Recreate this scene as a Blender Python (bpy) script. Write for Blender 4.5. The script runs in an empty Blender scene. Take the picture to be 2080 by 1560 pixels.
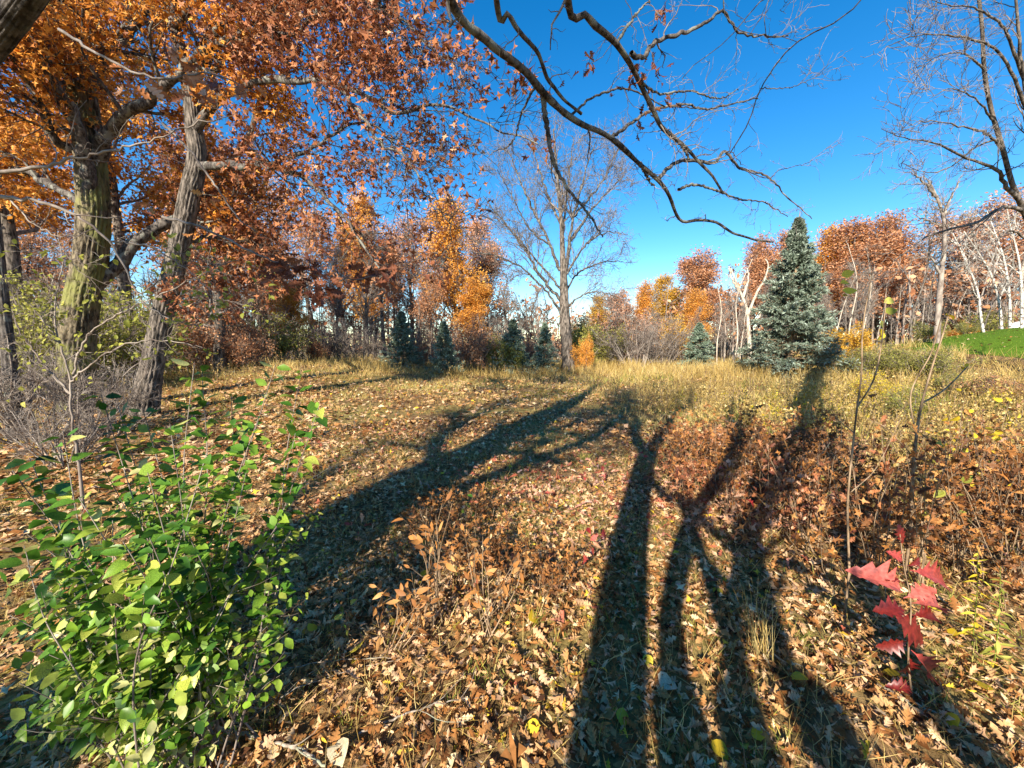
import bpy, math
import numpy as np
from mathutils import Vector, Matrix

# ------------------------------------------------------------------ camera, sky, sun, exposure
sc = bpy.context.scene
COL = sc.collection
F = 800.0                      # focal length in photo pixels (2080 wide)
HC = 2.0                       # camera height
PITCH = math.radians(6.1)      # camera looks slightly down
SUN_AZ = math.radians(21.0)    # direction the shadows run, measured from +Y towards +X
SUN_EL = math.radians(27.0)

cam_d = bpy.data.cameras.new('camera')
cam_d.sensor_width = 36.0
cam_d.lens = F / 2080.0 * 36.0
cam_d.clip_start = 0.02
cam_d.clip_end = 3000.0
cam = bpy.data.objects.new('camera', cam_d)
COL.objects.link(cam)
cam.location = (0, 0, HC)
cam.rotation_euler = (math.pi / 2 - PITCH, 0, 0)
sc.camera = cam

world = bpy.data.worlds.new('World')
sc.world = world
world.use_nodes = True
wn = world.node_tree.nodes
wl = world.node_tree.links
for n in list(wn):
    wn.remove(n)
w_out = wn.new('ShaderNodeOutputWorld')
w_bg = wn.new('ShaderNodeBackground')
w_sky = wn.new('ShaderNodeTexSky')
w_sky.sky_type = 'NISHITA'
w_sky.sun_disc = False
w_sky.sun_elevation = SUN_EL
w_sky.sun_rotation = SUN_AZ + math.pi          # behind the camera, a little to the left
w_sky.altitude = 300.0
w_sky.air_density = 1.0
w_sky.dust_density = 0.0
w_sky.ozone_density = 2.5
w_hs = wn.new('ShaderNodeHueSaturation')
w_hs.inputs['Saturation'].default_value = 1.4
w_bg.inputs['Strength'].default_value = 0.098
wl.new(w_sky.outputs['Color'], w_hs.inputs['Color'])
wl.new(w_hs.outputs['Color'], w_bg.inputs['Color'])
wl.new(w_bg.outputs['Background'], w_out.inputs['Surface'])

sun_d = bpy.data.lights.new('sun', 'SUN')
sun_d.energy = 5.0
sun_d.angle = math.radians(0.53)
sun_d.color = (1.0, 0.90, 0.74)
sun = bpy.data.objects.new('sun', sun_d)
COL.objects.link(sun)
sun_dir = Vector((math.sin(SUN_AZ) * math.cos(SUN_EL), math.cos(SUN_AZ) * math.cos(SUN_EL), -math.sin(SUN_EL)))
sun.rotation_euler = sun_dir.to_track_quat('-Z', 'Y').to_euler()
sun.location = (-8, -20, 15)

sc.view_settings.view_transform = 'Standard'
sc.view_settings.look = 'None'
sc.view_settings.exposure = 1.25
sc.view_settings.gamma = 1.0
sc.render.engine = 'CYCLES'
sc.cycles.max_bounces = 6
sc.cycles.diffuse_bounces = 3
sc.cycles.glossy_bounces = 2
sc.cycles.transmission_bounces = 3

R = np.random.default_rng(11)

# ------------------------------------------------------------------ pixels to places
CP, SP = math.cos(PITCH), math.sin(PITCH)


def ray(x, y):
    dx, dy = (x - 1040.0) / F, (780.0 - y) / F
    return np.array([dx, CP + dy * SP, -SP + dy * CP])


def px(x, y, Y):
    """the point that stands at forward distance Y and shows at photo pixel (x, y)"""
    d = ray(x, y)
    return np.array([0, 0, HC]) + d * (Y / d[1])


def sstep(a, b, x):
    t = np.clip((x - a) / (b - a), 0, 1)
    return t * t * (3 - 2 * t)


def ground(x, y):
    x = np.asarray(x, float)
    y = np.asarray(y, float)
    z = 0.05 * np.sin(x * 0.9 + 1.3) * np.sin(y * 0.7) + 0.08 * np.sin(x * 0.31 + y * 0.23) - 0.08 * np.sin(0.0)
    z = z * sstep(0.5, 4, np.hypot(x, y))
    z = z + 3.0 * np.exp(-((x - 35) / 13.0) ** 2 - ((y - 24) / 8.5) ** 2)
    z = z + .6 * np.exp(-((x + 12) / 7) ** 2 - ((y - 23) / 7) ** 2)
    fall = sstep(33, 80, y) * 4.5 * (1 - sstep(5, 40, x))
    fall = fall + sstep(14, 45, -x) * 1.8
    rise = sstep(30, 90, y) * 3.0 * sstep(12, 45, x)
    return z - fall + rise


def gp(x, y):
    """where the ray through a photo pixel meets the ground"""
    d = ray(x, y)
    t = 2.0
    for _ in range(60):
        p = np.array([0, 0, HC]) + d * t
        t += (p[2] - float(ground(p[0], p[1]))) / max(0.05, -d[2] + 0.03) * 0.7
        t = min(max(t, 0.3), 400)
    return np.array([0, 0, HC]) + d * t


def at(x, Y):
    """a point on the ground at forward distance Y under photo column x"""
    wx = (x - 1040.0) / F * Y * 1.0
    return np.array([wx, Y, float(ground(wx, Y))])


def unit(a):
    return a / np.maximum(np.linalg.norm(a, axis=-1, keepdims=True), 1e-9)


# ------------------------------------------------------------------ mesh collecting
class MB:
    def __init__(s):
        s.v, s.q, s.t3, s.t, s.n = [], [], [], [], 0

    def add(s, verts, quads=None, tris=None, tint=0.5):
        verts = np.asarray(verts, float).reshape(-1, 3)
        if quads is not None and len(quads):
            s.q.append(np.asarray(quads, np.int64) + s.n)
        if tris is not None and len(tris):
            s.t3.append(np.asarray(tris, np.int64) + s.n)
        tt = np.empty(len(verts))
        tt[:] = tint
        s.v.append(verts)
        s.t.append(tt)
        s.n += len(verts)

    def mesh(s, name, mat, base=(0, 0, 0), smooth=True):
        me = bpy.data.meshes.new(name)
        if not s.v:
            return me
        v = np.concatenate(s.v) - np.asarray(base, float)
        q = np.concatenate(s.q) if s.q else np.zeros((0, 4), np.int64)
        t = np.concatenate(s.t3) if s.t3 else np.zeros((0, 3), np.int64)
        me.vertices.add(len(v))
        me.vertices.foreach_set('co', v.astype(np.float32).ravel())
        nl = q.size + t.size
        me.loops.add(nl)
        me.loops.foreach_set('vertex_index', np.concatenate([q.ravel(), t.ravel()]).astype(np.int32))
        npoly = len(q) + len(t)
        me.polygons.add(npoly)
        tot = np.concatenate([np.full(len(q), 4), np.full(len(t), 3)]).astype(np.int32)
        me.polygons.foreach_set('loop_start', (np.cumsum(tot) - tot).astype(np.int32))
        me.polygons.foreach_set('use_smooth', np.full(npoly, smooth))
        me.update(calc_edges=True)
        at_ = me.attributes.new('tint', 'FLOAT', 'POINT')
        at_.data.foreach_set('value', np.concatenate(s.t).astype(np.float32))
        me.materials.append(mat)
        return me


def link(name, data, parent=None, loc=None, **props):
    o = bpy.data.objects.new(name, data)
    COL.objects.link(o)
    if parent is not None:
        o.parent = parent
    if loc is not None:
        o.location = loc
    for k, v in props.items():
        o[k] = v
    return o


def thing(name, label, cat, loc=(0, 0, 0), group=None):
    o = link(name, None, loc=loc, label=label, category=cat)
    if group:
        o['group'] = group
    return o


ORD = ['first', 'second', 'third', 'fourth', 'fifth', 'sixth', 'seventh', 'eighth', 'ninth', 'tenth', 'eleventh', 'twelfth',
       'thirteenth', 'fourteenth', 'fifteenth', 'sixteenth', 'seventeenth', 'eighteenth', 'nineteenth', 'twentieth',
       'twenty-first', 'twenty-second', 'twenty-third', 'twenty-fourth', 'twenty-fifth', 'twenty-sixth', 'twenty-seventh',
       'twenty-eighth', 'twenty-ninth', 'thirtieth', 'thirty-first', 'thirty-second', 'thirty-third', 'thirty-fourth',
       'thirty-fifth', 'thirty-sixth']


# ------------------------------------------------------------------ batch branches
def grow(start, d, length, nseg, wob, up=0.0, kink=0.0):
    n = len(start)
    P = np.empty((n, nseg + 1, 3))
    P[:, 0] = start
    cur = unit(np.array(d, float))
    step = np.asarray(length, float) / nseg
    for i in range(nseg):
        cur = cur + R.normal(0, wob, (n, 3))
        cur[:, 2] += up
        cur = unit(cur)
        P[:, i + 1] = P[:, i] + cur * step[:, None]
    return P


def taper(n, nseg, r0, r1):
    t = np.linspace(0, 1, nseg + 1)[None, :]
    return np.asarray(r0)[:, None] * (1 - t) + np.asarray(r1)[:, None] * t


def spawn(P, Rd, k, t0, t1, a0, a1, l0, l1, rr=0.55, shrink=0.5):
    """k children on every path: start, direction, length, radius"""
    n, s = P.shape[:2]
    idx = np.repeat(np.arange(n), k)
    t = R.uniform(t0, t1, n * k)
    f = t * (s - 1)
    i = np.minimum(f.astype(int), s - 2)
    w = (f - i)[:, None]
    pos = P[idx, i] * (1 - w) + P[idx, i + 1] * w
    tan = unit(P[idx, i + 1] - P[idx, i])
    rad = Rd[idx, i] * (1 - w[:, 0]) + Rd[idx, i + 1] * w[:, 0]
    perp = unit(np.cross(tan, unit(R.normal(0, 1, (n * k, 3)))))
    a = R.uniform(a0, a1, n * k)[:, None]
    d = tan * np.cos(a) + perp * np.sin(a)
    ln = R.uniform(l0, l1, n * k) * (1 - shrink * (t - t0) / max(1e-6, t1 - t0))
    return pos, d, ln, rad * rr


def tubes(mb, P, Rd, sides=5, tint=0.5, cap=False):
    n, s = P.shape[:2]
    T = np.empty_like(P)
    T[:, 1:-1] = P[:, 2:] - P[:, :-2]
    T[:, 0] = P[:, 1] - P[:, 0]
    T[:, -1] = P[:, -1] - P[:, -2]
    T = unit(T)
    m = unit(P[:, -1] - P[:, 0])
    ax = np.eye(3)[np.argmin(np.abs(m), axis=1)]
    ref = unit(np.cross(m, ax))[:, None, :]
    u = unit(np.cross(T, ref))
    v = np.cross(T, u)
    a = np.linspace(0, 2 * np.pi, sides, endpoint=False)
    ring = u[:, :, None, :] * np.cos(a)[None, None, :, None] + v[:, :, None, :] * np.sin(a)[None, None, :, None]
    V = P[:, :, None, :] + ring * Rd[:, :, None, None]
    b = (np.arange(n) * s * sides)[:, None, None]
    i = (np.arange(s - 1) * sides)[None, :, None]
    j = np.arange(sides)[None, None, :]
    j2 = (j + 1) % sides
    q = np.stack([b + i + j, b + i + j2, b + i + sides + j2, b + i + sides + j], -1).reshape(-1, 4)
    tt = np.asarray(tint, float)
    if tt.ndim:
        tt = np.repeat(tt, s * sides)
    mb.add(V.reshape(-1, 3), quads=q, tint=tt)


def spline(pts, n):
    """smooth resampling of a polyline, any number of columns"""
    p = np.asarray(pts, float)
    if len(p) < 3:
        t = np.linspace(0, 1, n)[:, None]
        return p[0] * (1 - t) + p[-1] * t
    e = np.concatenate([[2 * p[0] - p[1]], p, [2 * p[-1] - p[-2]]])
    seg = np.linalg.norm(np.diff(p[:, :3], axis=0), axis=1)
    c = np.concatenate([[0], np.cumsum(seg)])
    u = np.linspace(0, c[-1], n)
    k = np.clip(np.searchsorted(c, u, side='right') - 1, 0, len(p) - 2)
    t = ((u - c[k]) / np.maximum(seg[k], 1e-9))[:, None]
    p0, p1, p2, p3 = e[k], e[k + 1], e[k + 2], e[k + 3]
    return 0.5 * (2 * p1 + (p2 - p0) * t + (2 * p0 - 5 * p1 + 4 * p2 - p3) * t ** 2 + (3 * p1 - p0 - 3 * p2 + p3) * t ** 3)


def trace(pts, Y0, Y1, w0, w1, n=28, jit=0.0, power=0.8):
    """a limb through photo pixels, its distance going from Y0 to Y1; w0 and w1 are widths in pixels"""
    m = len(pts)
    out = []
    for i, (x, y) in enumerate(pts):
        out.append(px(x, y, Y0 + (Y1 - Y0) * i / (m - 1)))
    P = spline(out, n)
    if jit:
        j = R.normal(0, jit, (n, 3))
        j[0] = 0
        P = P + j
    t = np.linspace(0, 1, n) ** power
    Yr = Y0 + (Y1 - Y0) * np.linspace(0, 1, n)
    rad = (w0 + (w1 - w0) * t) / F * Yr * 0.5
    return P, rad


def shadow_stem(pts, Yc, base, n=70):
    """a stem standing in the plane y = Yc whose shadow falls along these ground pixels (x, y, width px)"""
    C, W = [np.asarray(base, float)], []
    sd = np.array(sun_dir)
    for x, y, w in pts:
        G = gp(x, y)
        dep = G[1] * CP - (G[2] - HC) * SP
        C.append(G - sd * ((G[1] - Yc) / sd[1]))
        W.append(w * dep / F * .5)
    W = [W[0] * 1.15] + W
    Q = spline(np.concatenate([np.array(C), np.array(W)[:, None]], 1), n)
    return Q[:, :3], np.maximum(Q[:, 3], .008)


def smooth_noise(n, k):
    """k random values interpolated to n"""
    return np.interp(np.linspace(0, k - 1, n), np.arange(k), R.normal(0, 1, k))


def ridged(mb, P, rad, sides=44, rough=0.09, flare=0.0, flare_h=0.8, sub=3.0, tint=0.5):
    """a trunk whose bark ridges are real relief"""
    n = len(P)
    T = unit(np.gradient(P, axis=0))
    ref = np.array([0.0, 1.0, 0.0])
    u = unit(np.cross(T, ref))
    v = np.cross(T, u)
    a = np.linspace(0, 2 * np.pi, sides, endpoint=False)
    L = np.concatenate([[0], np.cumsum(np.linalg.norm(np.diff(P, axis=0), axis=1))])
    sides = max(sides, 12)
    a = np.linspace(0, 2 * np.pi, sides, endpoint=False)
    nr_ = max(5, sides // 4)                                     # number of bark ridges round the trunk
    ph = np.cumsum(R.normal(0, .16, (n, 1)), axis=0) + 0.9 * np.sin(L[:, None] * sub * .7 + R.uniform(0, 6.28, sides)[None, :] * .25)
    wv = np.abs(np.sin(a[None, :] * nr_ / 2 + ph))
    g = 1 - (1 - wv) ** 2.2 * 1.6
    brk = np.sin(L[:, None] * (9 + 3 * np.sin(a[None, :] * 3)) + np.floor(a[None, :] * nr_ / 6.2832) * 2.4)
    g = g - .45 * (brk > .82) + R.normal(0, .16, (n, sides)) - .5
    z = L[:, None]
    fl = flare * np.exp(-z / flare_h) * (1 + 0.35 * np.sin(a[None, :] * 5 + 0.7))
    rr = rad[:, None] * (1 + rough * g + fl)
    V = P[:, None, :] + (u[:, None, :] * np.cos(a)[None, :, None] + v[:, None, :] * np.sin(a)[None, :, None]) * rr[..., None]
    i = (np.arange(n - 1) * sides)[:, None]
    j = np.arange(sides)[None, :]
    j2 = (j + 1) % sides
    q = np.stack([i + j, i + j2, i + sides + j2, i + sides + j], -1).reshape(-1, 4)
    mb.add(V.reshape(-1, 3), quads=q, tint=tint)


# ------------------------------------------------------------------ leaf shapes (x along the leaf, y across, z up)
def leaf_shape(stations, curl=0.0, bend=0.0, fold=0.0, wave=0.0, fwd=0.0):
    st = np.asarray(stations, float)
    n = len(st)
    x, w = st[:, 0], st[:, 1]
    zr = bend * x ** 2
    rib = np.stack([x, np.zeros(n), zr], 1)
    wob = wave * np.sin(np.arange(n) * 2.1)
    xm = x + fwd * w * (1 - x)
    lf = np.stack([xm, w, zr + fold * w + curl * w ** 2 + wob], 1)
    rt = np.stack([xm, -w, zr + fold * w + curl * w ** 2 - wob], 1)
    V = np.concatenate([rib, lf, rt])
    q = []
    for i in range(n - 1):
        q.append((i, i + 1, n + i + 1, n + i))
        q.append((i + 1, i, 2 * n + i, 2 * n + i + 1))
    return V, np.array(q)


OAK = [(0, .01), (.15, .02), (.2, .10), (.27, .11), (.31, .045), (.38, .19), (.47, .2), (.5, .06), (.57, .26), (.66, .25), (.69, .075), (.78, .18), (.87, .16), (.9, .07), (1, .02)]
OAKM = [(0, .02), (.22, .12), (.31, .05), (.46, .23), (.54, .07), (.7, .25), (.8, .09), (1, .03)]
RED = [(0, .012), (.14, .02), (.18, .10), (.26, .07), (.34, .27), (.42, .13), (.54, .34), (.63, .16), (.74, .25), (.82, .1), (.88, .13), (1, .0)]
OVATE = [(0, .01), (.06, .02), (.14, .16), (.3, .28), (.5, .31), (.7, .24), (.87, .11), (1, .0)]
LANCE = [(0, .01), (.15, .07), (.4, .13), (.7, .1), (1, 0)]
DIAM = [(0, 0.02), (.45, .34), (1, .02)]


def tmpl(stations, *a, **k):
    st = [tuple(s) for s in stations]
    return leaf_shape([(s[0], s[1]) for s in st], *a, **k)


OAK_T = [tmpl(OAK, fwd=.55, curl=c, bend=b, fold=f, wave=w) for c, b, f, w in
         ((2.4, -.2, .0, .02), (-2.2, .3, .1, .03), (4.4, .45, -.1, .04), (1.0, -.5, .3, .03), (5.0, .15, .0, .04))]
OAKM2 = [(0, .02), (.2, .09), (.34, .18), (.42, .05), (.58, .21), (.68, .10), (.82, .16), (1, .02)]
OAKM3 = [(0, .015), (.18, .05), (.36, .26), (.45, .09), (.62, .31), (.72, .06), (.85, .2), (1, .01)]
OAKM_T = [tmpl(o_, fwd=.5, curl=c, bend=b, fold=f, wave=w) for o_ in (OAKM, OAKM2, OAKM3) for c, b, f, w in ((2.0, -.3, .0, .02), (-2.4, .35, .1, .03), (5.0, .5, -.1, .05), (1.0, -.7, .4, .03), (7.0, .1, .1, .03))]
RED_T = [tmpl(RED, fwd=.6, curl=c, bend=b, fold=f) for c, b, f in ((1.2, -.4, .2), (-1.0, -.25, .15), (2.0, -.5, .3))]
OVS = [(0, .01), (.15, .17), (.45, .31), (.78, .19), (1, .0)]
OVS_T = [tmpl(OVS, curl=c, bend=b, fold=f) for c, b, f in ((.5, -.22, .25), (-.5, .1, .1), (1.0, -.4, .3), (.2, .12, .15))]
OV_T = [tmpl(OVATE, curl=c, bend=b, fold=f, wave=w) for c, b, f, w in ((.5, -.22, .25, 0), (-.5, .08, .1, .008), (1.0, -.4, .3, .01), (.2, .12, .15, .012))]
LAN_T = [tmpl(LANCE, curl=c, bend=b, fold=.2) for c, b in ((1, -.3), (2, .4), (0, -.6))]
DIAM_T = [tmpl(DIAM, fold=.35, bend=-.15), tmpl(DIAM, fold=-.3, bend=.2)]


def frames(direction, normal):
    X = unit(direction)
    Y = unit(np.cross(normal, X))
    Z = np.cross(X, Y)
    return X, Y, Z


def place(mb, T, pos, direction, normal, size, tint, width=1.0):
    """copies of leaf template(s) T"""
    n = len(pos)
    if n == 0:
        return
    X, Y, Z = frames(direction, normal)
    which = R.integers(0, len(T), n)
    size = np.broadcast_to(size, n)
    tint = np.broadcast_to(tint, n)
    for k, (V, q) in enumerate(T):
        s = np.where(which == k)[0]
        if not len(s):
            continue
        L = V[None, :, :] * size[s][:, None, None]
        W = pos[s][:, None, :] + X[s][:, None, :] * L[..., 0:1] + Y[s][:, None, :] * L[..., 1:2] * width + Z[s][:, None, :] * L[..., 2:3]
        Q = (q[None, :, :] + (np.arange(len(s)) * len(V))[:, None, None]).reshape(-1, 4)
        mb.add(W.reshape(-1, 3), quads=Q, tint=np.repeat(tint[s], len(V)))


def on_twigs(P, k, t0=0.2, t1=1.0):
    n, s = P.shape[:2]
    idx = np.repeat(np.arange(n), k)
    f = R.uniform(t0, t1, n * k) * (s - 1)
    i = np.minimum(f.astype(int), s - 2)
    w = (f - i)[:, None]
    return P[idx, i] * (1 - w) + P[idx, i + 1] * w, unit(P[idx, i + 1] - P[idx, i])


# ------------------------------------------------------------------ materials
def ramp_node(nt, stops, interp='LINEAR'):
    r = nt.nodes.new('ShaderNodeValToRGB')
    r.color_ramp.interpolation = interp
    e = r.color_ramp.elements
    while len(e) < len(stops):
        e.new(0.5)
    for i, (p, c) in enumerate(stops):
        e[i].position = p
        e[i].color = (*c, 1)
    return r


def leaf_mat(name, stops, trans=0.3, rough=0.55, spec=0.25, mottle=0.25, mscale=60.0):
    m = bpy.data.materials.new(name)
    m.use_nodes = True
    nt = m.node_tree
    b = nt.nodes['Principled BSDF']
    out = nt.nodes['Material Output']
    a = nt.nodes.new('ShaderNodeAttribute')
    a.attribute_name = 'tint'
    r = ramp_node(nt, stops)
    nt.links.new(a.outputs['Fac'], r.inputs['Fac'])
    col = r.outputs['Color']
    if mottle:
        tc = nt.nodes.new('ShaderNodeTexCoord')
        no = nt.nodes.new('ShaderNodeTexNoise')
        no.inputs['Scale'].default_value = mscale
        no.inputs['Detail'].default_value = 3
        nt.links.new(tc.outputs['Object'], no.inputs['Vector'])
        mr = nt.nodes.new('ShaderNodeMapRange')
        mr.inputs['From Min'].default_value = 0.3
        mr.inputs['From Max'].default_value = 0.7
        mr.inputs['To Min'].default_value = 1 - mottle
        mr.inputs['To Max'].default_value = 1 + mottle
        nt.links.new(no.outputs['Fac'], mr.inputs['Value'])
        mx = nt.nodes.new('ShaderNodeVectorMath')
        mx.operation = 'SCALE'
        nt.links.new(col, mx.inputs[0])
        nt.links.new(mr.outputs['Result'], mx.inputs['Scale'])
        col = mx.outputs['Vector']
    nt.links.new(col, b.inputs['Base Color'])
    b.inputs['Roughness'].default_value = rough
    b.inputs['Specular IOR Level'].default_value = spec
    if trans:
        t = nt.nodes.new('ShaderNodeBsdfTranslucent')
        nt.links.new(col, t.inputs['Color'])
        mix = nt.nodes.new('ShaderNodeMixShader')
        mix.inputs['Fac'].default_value = trans
        nt.links.new(b.outputs['BSDF'], mix.inputs[1])
        nt.links.new(t.outputs['BSDF'], mix.inputs[2])
        nt.links.new(mix.outputs['Shader'], out.inputs['Surface'])
    return m


def bark_mat(name, dark, light, scale=14.0, stretch=0.22, bump=0.5, moss=None, patch=None):
    m = bpy.data.materials.new(name)
    m.use_nodes = True
    nt = m.node_tree
    b = nt.nodes['Principled BSDF']
    tc = nt.nodes.new('ShaderNodeTexCoord')
    mp = nt.nodes.new('ShaderNodeMapping')
    mp.inputs['Scale'].default_value = (1, 1, stretch)
    nt.links.new(tc.outputs['Object'], mp.inputs['Vector'])
    no = nt.nodes.new('ShaderNodeTexNoise')
    no.inputs['Scale'].default_value = scale
    no.inputs['Detail'].default_value = 6
    no.inputs['Roughness'].default_value = 0.65
    nt.links.new(mp.outputs['Vector'], no.inputs['Vector'])
    r = ramp_node(nt, [(0.40, dark), (0.60, light)])
    nt.links.new(no.outputs['Fac'], r.inputs['Fac'])
    col = r.outputs['Color']
    for extra, sc_, lo, hi in ((moss, 1.7, 0.47, 0.62), (patch, 5.0, 0.55, 0.62)):
        if extra is None:
            continue
        n2 = nt.nodes.new('ShaderNodeTexNoise')
        n2.inputs['Scale'].default_value = sc_
        n2.inputs['Detail'].default_value = 5
        nt.links.new(tc.outputs['Object'], n2.inputs['Vector'])
        r2 = ramp_node(nt, [(lo, (0, 0, 0)), (hi, (1, 1, 1))])
        nt.links.new(n2.outputs['Fac'], r2.inputs['Fac'])
        mx = nt.nodes.new('ShaderNodeMix')
        mx.data_type = 'RGBA'
        nt.links.new(r2.outputs['Color'], mx.inputs['Factor'])
        nt.links.new(col, mx.inputs[6])
        mx.inputs[7].default_value = (*extra, 1)
        col = mx.outputs[2]
    nt.links.new(col, b.inputs['Base Color'])
    b.inputs['Roughness'].default_value = 0.9
    b.inputs['Specular IOR Level'].default_value = 0.15
    bp = nt.nodes.new('ShaderNodeBump')
    bp.inputs['Strength'].default_value = bump
    bp.inputs['Distance'].default_value = 0.03
    nt.links.new(no.outputs['Fac'], bp.inputs['Height'])
    nt.links.new(bp.outputs['Normal'], b.inputs['Normal'])
    return m


M = {}
M['bark_oak'] = bark_mat('bark_oak', (.03, .024, .016), (.22, .18, .12), 11, .28, 1.0, moss=(.20, .20, .07))
M['bark_dark'] = bark_mat('bark_dark', (.03, .025, .022), (.15, .13, .115), 18, .3, .6, patch=(.2, .2, .17))
M['bark_grey'] = bark_mat('bark_grey', (.035, .03, .025), (.22, .185, .155), 12, .28, .9)
M['bark_pale'] = bark_mat('bark_pale', (.30, .24, .18), (.62, .54, .44), 6, .3, .3)
M['bark_birch'] = bark_mat('bark_birch', (.36, .33, .29), (.70, .66, .60), 5, 2.0, .2, patch=(.12, .1, .09))
M['bark_twig'] = bark_mat('bark_twig', (.10, .08, .07), (.30, .26, .23), 9, .5, .2)
M['bark_wood'] = bark_mat('bark_wood', (.13, .10, .085), (.34, .29, .245), 3, .5, .2)
M['bark_brown'] = bark_mat('bark_brown', (.14, .09, .05), (.35, .25, .16), 20, .3, .3)
M['stick'] = bark_mat('stick', (.14, .11, .08), (.38, .32, .26), 30, .4, .3, patch=(.28, .30, .22))

M['leaf_orange'] = leaf_mat('leaf_orange', [(0, (.18, .05, .02)), (.35, (.44, .15, .025)), (.7, (.70, .29, .04)), (1, (.78, .42, .10))], .35, mottle=.2, mscale=3)
M['leaf_purple'] = leaf_mat('leaf_purple', [(0, (.11, .034, .024)), (.4, (.28, .10, .045)), (.75, (.48, .19, .075)), (1, (.64, .36, .2))], .3, mottle=.2, mscale=3)
M['leaf_bright'] = leaf_mat('leaf_bright', [(0, (.42, .15, .03)), (.5, (.74, .34, .05)), (1, (.85, .5, .13))], .35, mottle=.2, mscale=2)
M['leaf_russet'] = leaf_mat('leaf_russet', [(0, (.26, .10, .05)), (.5, (.55, .26, .12)), (1, (.70, .42, .25))], .3, mottle=.2, mscale=2)
M['leaf_pink'] = leaf_mat('leaf_pink', [(0, (.36, .17, .10)), (.5, (.58, .31, .18)), (1, (.72, .45, .30))], .3, mottle=.2, mscale=2)
M['leaf_yellow'] = leaf_mat('leaf_yellow', [(0, (.38, .2, .02)), (.5, (.66, .38, .04)), (1, (.75, .5, .1))], .35, mottle=.2, mscale=2)
M['leaf_olive'] = leaf_mat('leaf_olive', [(0, (.12, .12, .03)), (.5, (.28, .27, .06)), (1, (.45, .42, .10))], .3, mottle=.2, mscale=2)
M['leaf_green'] = leaf_mat('leaf_green', [(0, (.022, .075, .010)), (.4, (.075, .19, .018)), (.72, (.22, .35, .035)), (.9, (.42, .46, .08)), (1, (.56, .54, .22))], .35, rough=.42, spec=.4, mottle=.4, mscale=22)
M['leaf_lime'] = leaf_mat('leaf_lime', [(0, (.13, .16, .02)), (.5, (.32, .33, .05)), (1, (.55, .52, .12))], .4, mottle=.2)
M['leaf_gold'] = leaf_mat('leaf_gold', [(0, (.4, .24, .02)), (.5, (.7, .52, .03)), (1, (.78, .66, .08))], .4, mottle=.2)
M['leaf_red'] = leaf_mat('leaf_red', [(0, (.13, .014, .010)), (.5, (.33, .03, .024)), (1, (.55, .13, .10))], .35, rough=.4, spec=.6, mottle=.5, mscale=9)
M['leaf_brown'] = leaf_mat('leaf_brown', [(0, (.08, .035, .015)), (.4, (.24, .1, .035)), (.75, (.45, .19, .05)), (1, (.6, .33, .12))], .25, mottle=.25, mscale=40)
M['leaf_dark'] = leaf_mat('leaf_dark', [(0, (.05, .025, .012)), (.5, (.16, .07, .028)), (1, (.34, .16, .05))], .2, mottle=.25, mscale=40)
M['litter'] = leaf_mat('litter', [(0, (.05, .022, .012)), (.16, (.18, .07, .022)), (.32, (.36, .16, .05)), (.48, (.54, .31, .13)), (.64, (.60, .37, .22)),
                                 (.80, (.70, .49, .27)), (.93, (.80, .64, .38)), (.96, (.66, .42, .05)), (1, (.70, .5, .05))], .18, rough=.8, spec=.1, mottle=.3, mscale=28)
M['leaf_rosy'] = leaf_mat('leaf_rosy', [(0, (.22, .05, .03)), (.4, (.45, .14, .08)), (.7, (.58, .30, .22)), (1, (.70, .46, .36))], .2, rough=.8, spec=.1, mottle=.3, mscale=28)
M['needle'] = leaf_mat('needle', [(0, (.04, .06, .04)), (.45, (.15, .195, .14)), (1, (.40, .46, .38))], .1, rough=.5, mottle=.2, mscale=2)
M['needle_sunlit'] = leaf_mat('needle_sunlit', [(0, (.05, .085, .055)), (.45, (.20, .27, .19)), (1, (.48, .56, .46))], .1, rough=.5, mottle=.2, mscale=2)  # lighter copy of the needles: sunlight painted onto the small spruces
M['grass_dry'] = leaf_mat('grass_dry', [(0, (.16, .09, .03)), (.4, (.40, .27, .08)), (.75, (.60, .44, .15)), (1, (.74, .60, .28))], .3, mottle=0)
M['grass_green'] = leaf_mat('grass_green', [(0, (.06, .10, .015)), (.5, (.2, .26, .04)), (.8, (.42, .40, .08)), (1, (.58, .48, .16))], .3, mottle=0)
M['grass_lawn'] = leaf_mat('grass_lawn', [(0, (.05, .11, .008)), (.6, (.13, .25, .015)), (1, (.28, .36, .04))], .3, mottle=0)


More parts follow.
